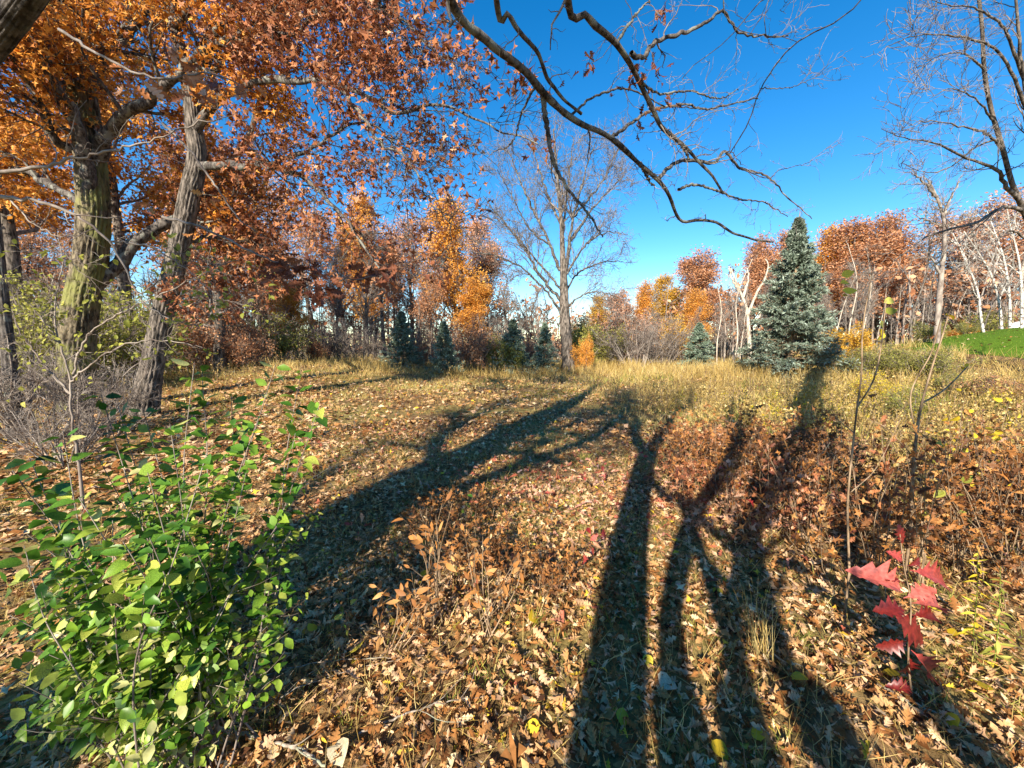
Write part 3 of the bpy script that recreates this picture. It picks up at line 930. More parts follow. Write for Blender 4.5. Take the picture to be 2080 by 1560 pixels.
# ------------------------------------------------------------------ bare tree in the middle of the meadow edge
Y = 26.0
tr, br = MB(), MB()
b0 = at(1157, Y)
P, r = trace([(1158, 770), (1155, 740), (1150, 690), (1147, 640), (1145, 570), (1143, 520), (1140, 450), (1134, 380), (1128, 310), (1124, 262)], Y, Y, 34, 3, 90)
r = np.interp(np.linspace(0, 1, 90), [0, .08, .3, .42, .6, 1], np.array([17, 12, 10, 7, 4, 1.2]) / F * Y)
P[0] = b0 - [0, 0, .1]
ridged(tr, P, r, 24, .1, .35, .5)
limbs = [trace(*a, n=30, jit=.035) for a in (
    ([(1148, 650), (1110, 592), (1060, 545), (1010, 522), (955, 512)], Y, Y - 2.5, 6.8, 1.4),
    ([(1140, 612), (1098, 560), (1062, 500), (1022, 450), (980, 398)], Y, Y - 1.5, 7.4, 1.4),
    ([(1138, 550), (1110, 480), (1080, 420), (1050, 350), (1028, 296)], Y, Y + 1, 7.4, 1.4),
    ([(1148, 560), (1163, 450), (1180, 385), (1196, 325), (1212, 284)], Y, Y - .5, 8.7, 1.4),
    ([(1148, 560), (1190, 498), (1230, 472), (1275, 478)], Y, Y - 2, 5.6, 1.4),
    ([(1150, 625), (1182, 600), (1222, 592), (1255, 606)], Y, Y - 2, 4.3, 1.4),
    ([(1160, 490), (1202, 425), (1240, 385), (1268, 356)], Y, Y + .5, 5.6, 1.4),
    ([(1142, 470), (1115, 400), (1090, 330), (1080, 280)], Y, Y + 2, 5.6, 1.4),
    ([(1165, 440), (1215, 380), (1248, 320), (1258, 290)], Y, Y + 2, 5.0, 1.4),
    ([(1142, 590), (1090, 530), (1040, 470), (1000, 440)], Y, Y + 2.5, 5.0, 1.4),
    ([(1140, 500), (1150, 410), (1160, 330), (1165, 275)], Y, Y + 1, 5.0, 1.4),
    ([(1146, 600), (1170, 560), (1215, 535), (1265, 530)], Y, Y + 2.5, 5.0, 1.4),
    ([(1120, 500), (1080, 470), (1040, 400), (1010, 345)], Y + .5, Y - 1.5, 4.3, 1.4),
)]
LIMBS = limb_meshes(limbs, 8)
LP, LR = stack(limbs)
LP = np.concatenate([LP, spline(P[45:], 30)[None]])
LR = np.concatenate([LR, np.linspace(.2, .04, 30)[None]])
gen = ramify(LP, LR, [dict(k=16, t0=.2, len=(1.2, 2.7), a0=.4, a1=.9, seg=7, wob=.16, sides=4, rr=.45, up=.07),
                      dict(k=8, t0=.2, len=(.6, 1.4), seg=4, wob=.22, sides=3, rr=.55, up=.04),
                      dict(k=3, t0=.3, len=(.3, .8), seg=1, wob=.25, sides=3, rr=.6, up=.02)], br, .010)
finish('bare_tree', 'tall bare tree with wide fan of twigs in the middle of the meadow edge', b0,
       [('trunk', tr, M['bark_grey']), *limb_parts(M['bark_dark']), ('branchwork', br, M['bark_twig'])])

# ------------------------------------------------------------------ bare tree leaning in from the right edge
Y = 8.0
tr, br = MB(), MB()
P, r = trace([(2160, 760), (2130, 600), (2100, 480), (2072, 412), (2055, 370), (2036, 300), (2014, 225), (2000, 150), (1995, 60), (1985, -40), (1980, -150)], Y + 1, Y - 1, 36, 6, 80)
r = np.interp(np.linspace(0, 1, 80), [0, .3, .45, 1], np.array([11, 6.5, 4.2, 1.8]) / F * Y)
b0 = np.array([P[0][0], P[0][1], float(ground(P[0][0], P[0][1]))])
P[0] = b0 - [0, 0, .1]
ridged(tr, P, r, 24, .08, .2, .4)
limbs = [trace(*a, n=30, jit=.006) for a in (
    ([(2078, 428), (2040, 420), (1985, 450), (1930, 466), (1880, 482), (1840, 512), (1815, 530)], Y, Y - 1.6, 12, 2),
    ([(2074, 412), (2040, 372), (2025, 345), (1960, 320), (1900, 290), (1840, 280), (1790, 262)], Y, Y - 2, 12, 1.5),
    ([(2040, 310), (2000, 270), (1940, 255), (1880, 245), (1830, 260)], Y - .3, Y - 2.2, 7, 1.5),
    ([(2090, 450), (2095, 330), (2085, 200), (2070, 80), (2060, -60)], Y, Y - 1, 14, 5),
    ([(2022, 250), (1980, 200), (1930, 180), (1890, 200)], Y - .4, Y - 2, 6, 1.5),
    ([(2085, 220), (2040, 120), (1980, 80), (1900, 70), (1850, 75), (1800, 95)], Y - .5, Y - 2.4, 9, 1.2),
    ([(2080, 160), (2040, 60), (1990, 20), (1930, 10), (1890, 0)], Y - .5, Y - 2.4, 8, 1.5),
    ([(1998, 140), (1960, 110), (1920, 110), (1870, 130)], Y - .8, Y - 2, 6, 1.5),
    ([(2100, 500), (2060, 470), (2030, 480), (2020, 520), (2015, 600)], Y, Y - 1, 7, 2),
    ([(2030, 280), (1980, 300), (1930, 340), (1880, 350), (1830, 330)], Y - .3, Y - 1.5, 6, 1.5),
)]
limbs = [(a_, b_ * .7) for a_, b_ in limbs]
LIMBS = limb_meshes(limbs, 8)
LP, LR = stack(limbs)
gen = ramify(LP, LR, [dict(k=9, t0=.2, len=(.5, 1.1), a0=.3, a1=.8, seg=7, wob=.14, sides=4, rr=.4, up=-.01),
                      dict(k=6, t0=.2, len=(.25, .6), a0=.3, a1=.8, seg=5, wob=.2, sides=3, rr=.55),
                      dict(k=2, t0=.3, len=(.12, .28), seg=3, wob=.2, sides=3, rr=.6)], br, .0035)
finish('bare_tree', 'bare tree with fine drooping twigs leaning in from the right edge', b0,
       [('trunk', tr, M['bark_grey']), *limb_parts(M['bark_grey']), ('branchwork', br, M['bark_twig'])])

# dark trunk cut by the left edge
P, r = trace([(34, 905), (24, 780), (8, 640), (-6, 500), (-25, 350), (-70, 180), (-110, 0)], 8, 8, 36, 14, 120)
tr, br = MB(), MB()
b0 = np.array([P[0][0], P[0][1], float(ground(P[0][0], P[0][1]))])
P[0] = b0 - [0, 0, .1]
ridged(tr, P, r * .7, 48, .1, .3, .4)
ramify(P[None], r[None], [dict(k=14, t0=.35, len=(.8, 1.8), seg=6, wob=.18, sides=4, rr=.3), dict(k=6, t0=.2, len=(.3, .8), seg=4, wob=.2, sides=3, rr=.5)], br, .005)
finish('bare_tree', 'dark narrow trunk cut off by the left edge of the frame', b0, [('trunk', tr, M['bark_dark']), ('branchwork', br, M['bark_twig'])])

# bare tree beside the lawn, out of frame, whose shadow stripes the turf
b0 = np.array([19.6, 7.5, float(ground(19.6, 7.5))])
P = spline([b0 - [0, 0, .2], b0 + [.1, 0, 2.5], b0 + [-.3, .3, 5], b0 + [.2, .2, 9]], 40)
r = np.linspace(.22, .05, 40)
tr, br = MB(), MB()
ridged(tr, P, r, 26, .1, .3, .4)
ramify(P[None], r[None], [dict(k=10, t0=.25, len=(2.5, 4.5), a0=.6, a1=1.1, seg=7, wob=.14, sides=5, rr=.6, up=.05), dict(k=6, t0=.2, len=(.8, 1.8), seg=5, wob=.2, sides=3, rr=.5)], br, .01)
finish('bare_tree', 'bare tree beyond the right edge, seen by its shadow stripes on the lawn', b0, [('trunk', tr, M['bark_grey']), ('branchwork', br, M['bark_twig'])])

# ------------------------------------------------------------------ spruces
def spruce_parts(H, Rb, whorls, per, twigs, needles, size):
    tr, br, ne = MB(), MB(), MB()
    P = np.stack([np.zeros(20), np.zeros(20), np.linspace(-.1, H * 1.03, 20)], 1)
    tubes(tr, P[None], np.linspace(H * .022, H * .002, 20)[None], 8)
    st, dr, ln, zz = [], [], [], []
    for w in range(whorls):
        f = (w + .3) / whorls
        z = H * (.05 + .93 * f)
        for k in range(per):
            a = R.uniform(0, 6.283)
            L = Rb * ((1 - f) ** .95 * R.uniform(.6, 1.2) + .03)
            el = -.25 + .75 * f + R.normal(0, .08)
            st.append((0, 0, z + R.uniform(-.22, .22) * H / whorls))
            dr.append((math.cos(a) * math.cos(el), math.sin(a) * math.cos(el), math.sin(el)))
            ln.append(L)
    P = grow(np.array(st), np.array(dr), np.array(ln), 7, .05, .035)
    rd = taper(len(P), 7, np.full(len(P), H * .0035), np.full(len(P), H * .001))
    tubes(br, P, rd, 4)
    pos, d, l2, r2 = spawn(P, rd, twigs, .18, 1.0, .5, .95, .20, .42, .6, .55)
    l2 = l2 * np.repeat(np.array(ln), twigs)
    d[:, 2] = d[:, 2] * .35 - .05
    P2 = grow(pos, unit(d), l2, 2, .06, .03)
    tubes(br, P2, taper(len(P2), 2, r2, r2 * .5), 3)
    for Q, k, t0 in ((P, needles * 3, .25), (P2, needles, .0)):
        p, t = on_twigs(Q, k, t0, 1.0)
        n = len(p)
        side = unit(np.cross(t, R.normal(0, 1, (n, 3))))
        dd = unit(t * .75 + side * .8 + np.array([0, 0, .15]))
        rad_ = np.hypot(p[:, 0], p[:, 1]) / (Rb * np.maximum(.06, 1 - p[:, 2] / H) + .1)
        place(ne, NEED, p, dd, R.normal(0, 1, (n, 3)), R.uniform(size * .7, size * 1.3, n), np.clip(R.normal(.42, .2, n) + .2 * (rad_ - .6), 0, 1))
    return tr, br, ne


def put_tree(name, label, cat, meshes, loc, scale, rot, group, mats=None):
    """a copy of a tree built once: the parts share their mesh"""
    e = thing(name, label, cat, loc, group)
    e.scale = scale
    e.rotation_euler = (0, 0, rot)
    for k, (pn, me) in enumerate(meshes):
        o = link(pn, me, e)
        if mats and mats[k] is not None:
            o.material_slots[0].link = 'OBJECT'
            o.material_slots[0].material = mats[k]
    return e


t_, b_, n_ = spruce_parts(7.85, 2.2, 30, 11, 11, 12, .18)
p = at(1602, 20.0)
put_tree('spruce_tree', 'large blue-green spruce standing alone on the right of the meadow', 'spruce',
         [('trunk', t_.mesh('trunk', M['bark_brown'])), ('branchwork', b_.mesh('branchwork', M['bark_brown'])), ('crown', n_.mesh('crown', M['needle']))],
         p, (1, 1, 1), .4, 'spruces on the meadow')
t_, b_, n_ = spruce_parts(5.0, 1.55, 22, 8, 8, 8, .18)
SPRUCE = [('trunk', t_.mesh('trunk', M['bark_brown'])), ('branchwork', b_.mesh('branchwork', M['bark_brown'])), ('crown', n_.mesh('crown', M['needle']))]
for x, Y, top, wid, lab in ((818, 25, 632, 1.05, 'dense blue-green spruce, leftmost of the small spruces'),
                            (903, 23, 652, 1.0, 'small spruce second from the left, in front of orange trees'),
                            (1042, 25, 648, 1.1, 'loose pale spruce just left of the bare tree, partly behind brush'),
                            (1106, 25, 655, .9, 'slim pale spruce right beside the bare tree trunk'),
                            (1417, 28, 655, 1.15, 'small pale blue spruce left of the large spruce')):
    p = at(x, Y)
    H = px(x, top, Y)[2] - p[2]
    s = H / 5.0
    put_tree('spruce_tree', lab, 'spruce', SPRUCE, p, (s * wid * 1.2, s * wid * 1.2, s), R.uniform(0, 6), 'spruces on the meadow', [None, None, M['needle_sunlit']])


# ------------------------------------------------------------------ trees of the woods behind, built once per kind and copied
def proto_leafy(H, crown_from, spread, leaves, size, kl=(10, 7, 5), up=.08, tint=.5, seed_wob=.12):
    tr, br, cr = MB(), MB(), MB()
    P = spline([(0, 0, -.3), (R.normal(0, .2), R.normal(0, .2), H * .35), (R.normal(0, .4), R.normal(0, .4), H * .65), (R.normal(0, .6), R.normal(0, .6), H * .93)], 30)
    r = np.linspace(H * .016, H * .003, 30)
    tubes(tr, P[None], r[None], 8)
    g = ramify(P[None], r[None], [dict(k=kl[0] * 2, t0=crown_from, len=(H * spread * .5, H * spread), a0=.45, a1=1.15, seg=7, wob=seed_wob, sides=4, rr=.5, up=up, shrink=.55),
                                  dict(k=kl[1], t0=.2, len=(H * .07, H * .15), seg=3, wob=.22, sides=3, rr=.5, up=.06),
                                  dict(k=kl[2], t0=.2, len=(H * .03, H * .07), seg=2, wob=.25, sides=3, rr=.6, up=.04)], br, .018)
    if leaves:
        crown_leaves(cr, g[2][0], leaves, size, tint, KITE, hang=.1, spread=.32)
    out = [('trunk', tr.mesh('trunk', M['bark_grey'])), ('branchwork', br.mesh('branchwork', M['bark_wood']))]
    if leaves:
        out.append(('crown', cr.mesh('crown', M['leaf_russet'])))
    return out


LEAFY = [proto_leafy(15, .24, .31, 15, (.13, .27), (19, 7, 5), .11), proto_leafy(15, .2, .28, 15, (.13, .27), (19, 7, 5), .11), proto_leafy(15, .3, .33, 15, (.13, .27), (19, 7, 5), .12)]
SPARSE = [proto_leafy(15, .35, .30, 9, (.12, .24), (12, 8, 4), .1), proto_leafy(15, .45, .28, 9, (.12, .24), (12, 8, 4), .1)]
BARE = [proto_leafy(15, .3, .32, 0, None, (12, 9, 5), .1), proto_leafy(15, .4, .26, 0, None, (11, 9, 5), .12), proto_leafy(15, .25, .30, 0, None, (12, 8, 5), .08)]


def wood(name, x, Y, top, kind, mat, wid, label, group, bark=None, cat='tree'):
    p = at(x, Y)
    H = px(x, top, Y)[2] - p[2]
    s = H / 15.0
    mats = [bark, bark, M[mat] if mat else None]
    return put_tree(name, label, cat, kind, p, (s * wid * 1.22, s * wid * 1.22, s), R.uniform(0, 6.28), group, mats)


L_, S_, B_ = LEAFY, SPARSE, BARE
G1, G2 = 'wood behind the meadow on the left', 'wood behind the meadow on the right'
for a in (
        (565, 38, 395, S_[0], 'leaf_pink', 1.0, 'pale thinly leaved pinkish orange tree behind the drooping oak limb', G1),
        (640, 46, 440, S_[1], 'leaf_russet', 1.0, 'thin russet tree between the pinkish tree and the orange one', G1),
        (740, 45, 425, L_[0], 'leaf_bright', .7, 'bright orange crown above the leftmost small spruce', G1),
        (835, 47, 440, S_[1], 'leaf_pink', .9, 'russet crown just right of the bright orange crown', G1),
        (925, 42, 428, L_[2], 'leaf_bright', .85, 'tallest glowing orange tree left of the bare meadow tree', G1),
        (985, 50, 468, L_[0], 'leaf_pink', .8, 'pinkish orange tree touching the left twigs of the bare tree', G1),
        (880, 37, 540, S_[0], 'leaf_russet', .9, 'russet tree between the two leftmost small spruces', G1),
        (960, 36, 575, L_[1], 'leaf_bright', 1.15, 'low orange tree behind the second small spruce', G1),
        (602, 31, 585, L_[2], 'leaf_bright', 1.1, 'low spreading orange tree below the dark hanging oak sprig', G1),
        (520, 32, 470, S_[0], 'leaf_pink', 1.0, 'pinkish leafy tree right of the grey leaning oak', G1),
        (1035, 40, 545, B_[0], None, 1.0, 'dark bare tree behind the loose pale spruce', G1),
        (1090, 46, 585, B_[1], None, 1.0, 'bare tree right behind the slim pale spruce', G1),
        (690, 36, 500, B_[1], None, .8, 'dark bare double trunk left of the leftmost small spruce', G1),
        (750, 34, 470, B_[2], None, .75, 'tall bare tree beside the leftmost small spruce', G1),
        (785, 40, 480, S_[1], 'leaf_russet', .9, 'thin brown tree rising behind the leftmost small spruce', G1),
        (1218, 62, 612, L_[0], 'leaf_yellow', .9, 'small yellow-green tree just right of the bare tree trunk', G2),
        (1262, 64, 600, L_[1], 'leaf_pink', .9, 'pinkish tree low on the skyline right of the bare tree', G2),
        (1300, 58, 585, L_[2], 'leaf_bright', .9, 'orange tree on the low skyline before the yellow one', G2),
        (1350, 54, 572, L_[0], 'leaf_yellow', 1.0, 'golden yellow tree in the middle of the right-hand skyline', G2),
        (1425, 50, 522, L_[1], 'leaf_russet', 1.15, 'big round russet orange tree above the pale blue spruce', G2),
        (1400, 46, 600, L_[2], 'leaf_bright', 1.0, 'orange tree right behind the pale blue small spruce', G2),
        (1520, 52, 500, L_[2], 'leaf_russet', .9, 'russet tree behind the pale dead snag', G2),
        (1575, 50, 490, L_[0], 'leaf_russet', .9, 'russet tree half hidden by the large spruce', G2),
        (1665, 48, 478, L_[1], 'leaf_bright', 1.0, 'orange-brown tree directly right of the large spruce top', G2),
        (1720, 46, 468, L_[0], 'leaf_russet', 1.2, 'wide russet brown crown right of the large spruce', G2),
        (1795, 45, 452, L_[2], 'leaf_russet', 1.15, 'tallest russet brown crown on the right-hand skyline', G2),
        (1860, 44, 462, S_[0], 'leaf_pink', 1.1, 'thin pinkish brown crown behind the pale leaning trunk', G2),
        (1940, 42, 440, S_[1], 'leaf_pink', 1.1, 'thin brown tree behind the white birches', G2),
        (2030, 40, 405, S_[0], 'leaf_pink', 1.2, 'thin rusty tree at the right edge above the lawn', G2),
        (2110, 38, 400, S_[1], 'leaf_russet', 1.2, 'russet tree cut by the right edge behind the birches', G2)):
    wood('deciduous_tree', *a)

# far bare trees that close the gaps, left wood and right wood
xs = sorted(list(R.uniform(-120, 460, 13)) + list(R.uniform(470, 1000, 11)))
for k, x in enumerate(xs):
    wood('bare_tree', x, R.uniform(24, 44) if x < 460 else R.uniform(38, 60), R.uniform(380, 540) if x < 460 else R.uniform(470, 580), B_[k % 3] if k % 3 else S_[k % 2], 'leaf_russet' if k % 3 == 0 else None,
         R.uniform(.7, 1.0), 'thin grey tree in the left wood, %s in line from the left' % ORD[k], 'grey trees of the left wood')
xs = sorted(list(R.uniform(1190, 1600, 14)) + list(R.uniform(1640, 2120, 20)))
for k, x in enumerate(xs):
    f = (x - 1200) / 900
    wood('bare_tree', x, R.uniform(38, 52), 600 - 110 * f + R.uniform(-10, 60), B_[k % 3], None, R.uniform(.6, .9),
         'thin grey tree in the right wood, %s in line from the left' % ORD[k], 'grey trees of the right wood')

# far-off wood that closes the view as one mass of trunks and twigs
mb, ml = MB(), MB()
n = 680
az = np.radians(np.concatenate([R.uniform(-60, 2, n // 2), R.uniform(2, 60, n - n // 2)]))
rr_ = R.uniform(52, 95, n)
x, y = rr_ * np.sin(az), rr_ * np.cos(az)
st = np.stack([x, y, ground(x, y) - .3], 1)
hh = R.uniform(6, 11, n) + 2.5 * (x < 5)
P = grow(st, unit(np.stack([R.normal(0, .08, n), R.normal(0, .08, n), np.ones(n)], 1)), hh, 6, .05, .02)
rd = taper(n, 6, R.uniform(.08, .2, n), np.full(n, .04))
tubes(mb, P, rd, 3)
g = ramify(P, rd, [dict(k=9, t0=.12, len=(1.2, 3.4), a0=.4, a1=1.1, seg=2, wob=.2, sides=3, rr=.5, up=.1), dict(k=3, t0=.2, len=(.7, 1.8), seg=1, wob=.2, sides=3, rr=.6, up=.06)], mb, .038)
pos, d = on_twigs(g[1][0], 2, .2, 1)
pos = pos[R.uniform(0, 1, len(pos)) < .6]
place(ml, KITE, pos, R.normal(0, 1, pos.shape), R.normal(0, 1, pos.shape), R.uniform(.4, .8, len(pos)), R.uniform(0, 1, len(pos)))
w_ = link('distant_woods', mb.mesh('distant_woods', M['bark_wood']), kind='stuff', label='far-off leafless wood closing the view behind the trees')
link('sparse_foliage', ml.mesh('sparse_foliage', M['leaf_russet']), w_, kind='stuff')

# slim saplings that stripe the edge of the right wood
sap = []
for _ in range(3):
    tr, br = MB(), MB()
    P = spline([(0, 0, -.2), (R.normal(0, .1), R.normal(0, .1), 2), (R.normal(0, .3), R.normal(0, .3), 4.5), (R.normal(0, .5), R.normal(0, .5), 7)], 16)
    r = np.linspace(.06, .015, 16)
    tubes(tr, P[None], r[None], 6)
    ramify(P[None], r[None], [dict(k=16, t0=.25, len=(.5, 1.4), a0=.4, a1=.9, seg=5, wob=.15, sides=3, rr=.5, up=.08), dict(k=5, t0=.2, len=(.2, .6), seg=4, wob=.2, sides=3, rr=.6, up=.05)], br, .010)
    sap.append([('trunk', tr.mesh('trunk', M['bark_pale'])), ('branchwork', br.mesh('branchwork', M['bark_wood']))])
xs = sorted(list(R.uniform(1455, 1515, 7)) + list(R.uniform(1640, 2090, 26)))
for k, x in enumerate(xs):
    p = at(x, R.uniform(27, 36))
    s = R.uniform(.7, 1.15)
    e = put_tree('sapling', 'slim pale leafless sapling before the right wood, %s from the left' % ORD[k], 'sapling', sap[k % 3], p, (s, s, s), R.uniform(0, 6), 'saplings before the right wood',
                 [M['bark_grey'] if k % 2 else None, None])
    e.rotation_euler = (R.normal(0, .06), R.normal(0, .06), R.uniform(0, 6))
xs = sorted(list(R.uniform(480, 1130, 16)))
for k, x in enumerate(xs):
    p = at(x, R.uniform(33, 42))
    s = R.uniform(.7, 1.2)
    e = put_tree('sapling', 'slim dark leafless sapling before the left wood, %s from the left' % ORD[k], 'sapling', sap[k % 3], p, (s, s, s), R.uniform(0, 6), 'saplings before the left wood',
                 [M['bark_dark'], None])
    e.rotation_euler = (R.normal(0, .08), R.normal(0, .08), R.uniform(0, 6))


# ------------------------------------------------------------------ single trees traced: leaning pale trunk, snag, birches
def traced_tree(name, label, trunk, limbs, bark, twigs, levels, rmin, group=None, Y=None, cat='tree', sides=10):
    tr, br = MB(), MB()
    P, r = trunk
    b0 = np.array([P[0][0], P[0][1], float(ground(P[0][0], P[0][1]))])
    P = np.concatenate([[b0 - [0, 0, .1]], P[1:]])
    tubes(tr, P[None], r[None], sides)
    LIMBS = limb_meshes(limbs, 7)
    al = limbs + [(spline(P[len(P) // 2:], len(limbs[0][0])), np.linspace(r[len(r) // 2], r[-1], len(limbs[0][0])))]
    LP, LR = stack(al)
    ramify(LP, LR, levels, br, rmin)
    return finish(name, label, b0, [('trunk', tr, bark), *[('limb', m, bark) for m in LIMBS], ('branchwork', br, twigs)], cat, group)


Y = 24.0
traced_tree('bare_tree', 'pale trunk leaning right with bare forked crown, left of the white birches',
            trace([(1902, 720), (1905, 640), (1912, 560), (1918, 500), (1916, 440), (1900, 395), (1885, 365)], Y, Y, 13, 3.5, 30),
            [trace(a, Y, Y + b, 6, 1.5, 20, .03) for a, b in (([(1914, 440), (1930, 405), (1950, 370)], 1), ([(1902, 400), (1875, 370), (1850, 350)], -1), ([(1916, 460), (1890, 450), (1860, 440)], 1),
                                                              ([(1912, 560), (1890, 520), (1870, 500)], 0), ([(1918, 480), (1950, 450), (1985, 440)], 1))],
            M['bark_wood'], M['bark_wood'],
            [dict(k=9, t0=.2, len=(.9, 2.0), seg=6, wob=.2, sides=4, rr=.45, up=.05), dict(k=7, t0=.2, len=(.4, 1.0), seg=4, wob=.25, sides=3, rr=.5)], .012)
Y = 36.0
traced_tree('dead_snag', 'pale barkless dead tree with forked limbs beside the large spruce',
            trace([(1524, 745), (1522, 700), (1520, 660), (1516, 625), (1500, 585), (1484, 545)], Y, Y, 10, 3, 30),
            [trace(a, Y, Y + b, 7, 1.8, 20, .03) for a, b in (([(1518, 640), (1535, 600), (1552, 570), (1560, 540), (1553, 525)], 0), ([(1508, 605), (1520, 570), (1518, 545)], 1), ([(1502, 590), (1488, 570), (1480, 540)], 0),
                                                              ([(1526, 655), (1540, 645), (1548, 632)], 0))],
            M['bark_pale'], M['bark_pale'], [dict(k=3, t0=.4, len=(.4, 1.0), seg=5, wob=.2, sides=4, rr=.5)], .02)
for k, (pts, w, Y, lab) in enumerate((
        ([(2000, 690), (1992, 640), (1985, 590), (1962, 530), (1938, 480), (1925, 455)], 7, 25, 'white birch leaning furthest left of the birches at the right'),
        ([(2036, 690), (2030, 620), (2014, 560), (1985, 510), (1958, 470)], 7, 25.5, 'white birch with split stem, second from left of the birches'),
        ([(2052, 690), (2050, 600), (2040, 530), (2020, 470), (2005, 430)], 8, 26, 'straight white birch third from left of the birches'),
        ([(2075, 690), (2075, 590), (2068, 520), (2052, 460), (2045, 420)], 8, 24, 'white birch nearest the right edge of the frame'))):
    P, r = trace(pts, Y, Y, w * .75, 1.6, 26, .0)
    br_l = []
    for m in range(4):
        i0 = int(8 + m * 4)
        d0 = unit(P[i0 + 2] - P[i0]) + np.array([R.choice([-1, -.8, .6]) * .8, R.normal(0, .3), .1])
        q = grow(P[i0][None], d0[None], [R.uniform(1.2, 2.6)], 19, .06, .03)[0]
        br_l.append((q, np.linspace(r[i0] * .6, .012, 20)))
    traced_tree('birch_tree', lab, (P, r), br_l, M['bark_birch'], M['bark_birch'],
                [dict(k=8, t0=.2, len=(.6, 1.4), seg=5, wob=.15, sides=3, rr=.5), dict(k=4, t0=.2, len=(.3, .8), seg=4, wob=.2, sides=3, rr=.5)], .01, 'white birches at the right', cat='birch', sides=8)


# ------------------------------------------------------------------ shrubs and brush
def proto_bush(H, W, stems, leaves, size, twig_k=(7, 5), T=KITE):
    br, cr = MB(), MB()
    a = R.uniform(0, 6.283, stems)
    st = np.stack([np.cos(a) * W * .12, np.sin(a) * W * .12, np.full(stems, -.05)], 1)
    sp = R.uniform(.1, .75, stems)
    d = np.stack([np.cos(a) * sp, np.sin(a) * sp, np.ones(stems)], 1)
    P = grow(st, unit(d), R.uniform(H * .65, H * 1.1, stems), 8, .1, .02)
    rd = taper(stems, 8, np.full(stems, H * .011), np.full(stems, H * .003))
    tubes(br, P, rd, 5)
    g = ramify(P, rd, [dict(k=twig_k[0], t0=.2, len=(H * .18, H * .4), seg=4, wob=.2, sides=3, rr=.55, up=.05), dict(k=twig_k[1], t0=.2, len=(H * .08, H * .2), seg=2, wob=.25, sides=3, rr=.6)], br, H * .0022)
    out = [('stem', br.mesh('stem', M['bark_wood']))]
    if leaves:
        crown_leaves(cr, np.concatenate([g[1][0]]), leaves, size, .5, T, spread=.05 * H)
        out.append(('foliage', cr.mesh('foliage', M['leaf_olive'])))
    return out


BUSH = [proto_bush(2.5, 2.5, 18, 7, (.06, .12), (9, 6)), proto_bush(2.5, 2.5, 20, 0, None, (10, 8)), proto_bush(2.5, 2.5, 16, 14, (.07, .13), (9, 5)), proto_bush(2.5, 2.5, 20, 4, (.06, .12), (10, 6))]


def bush(x, Y, top, k, mat, label, group, wid=1.0, bark=None, cat='shrub'):
    p = at(x, Y)
    s = (px(x, top, Y)[2] - p[2]) / 2.5
    return put_tree('shrub', label, cat, BUSH[k], p, (s * wid, s * wid, s), R.uniform(0, 6), group, [bark, M[mat] if mat else None])


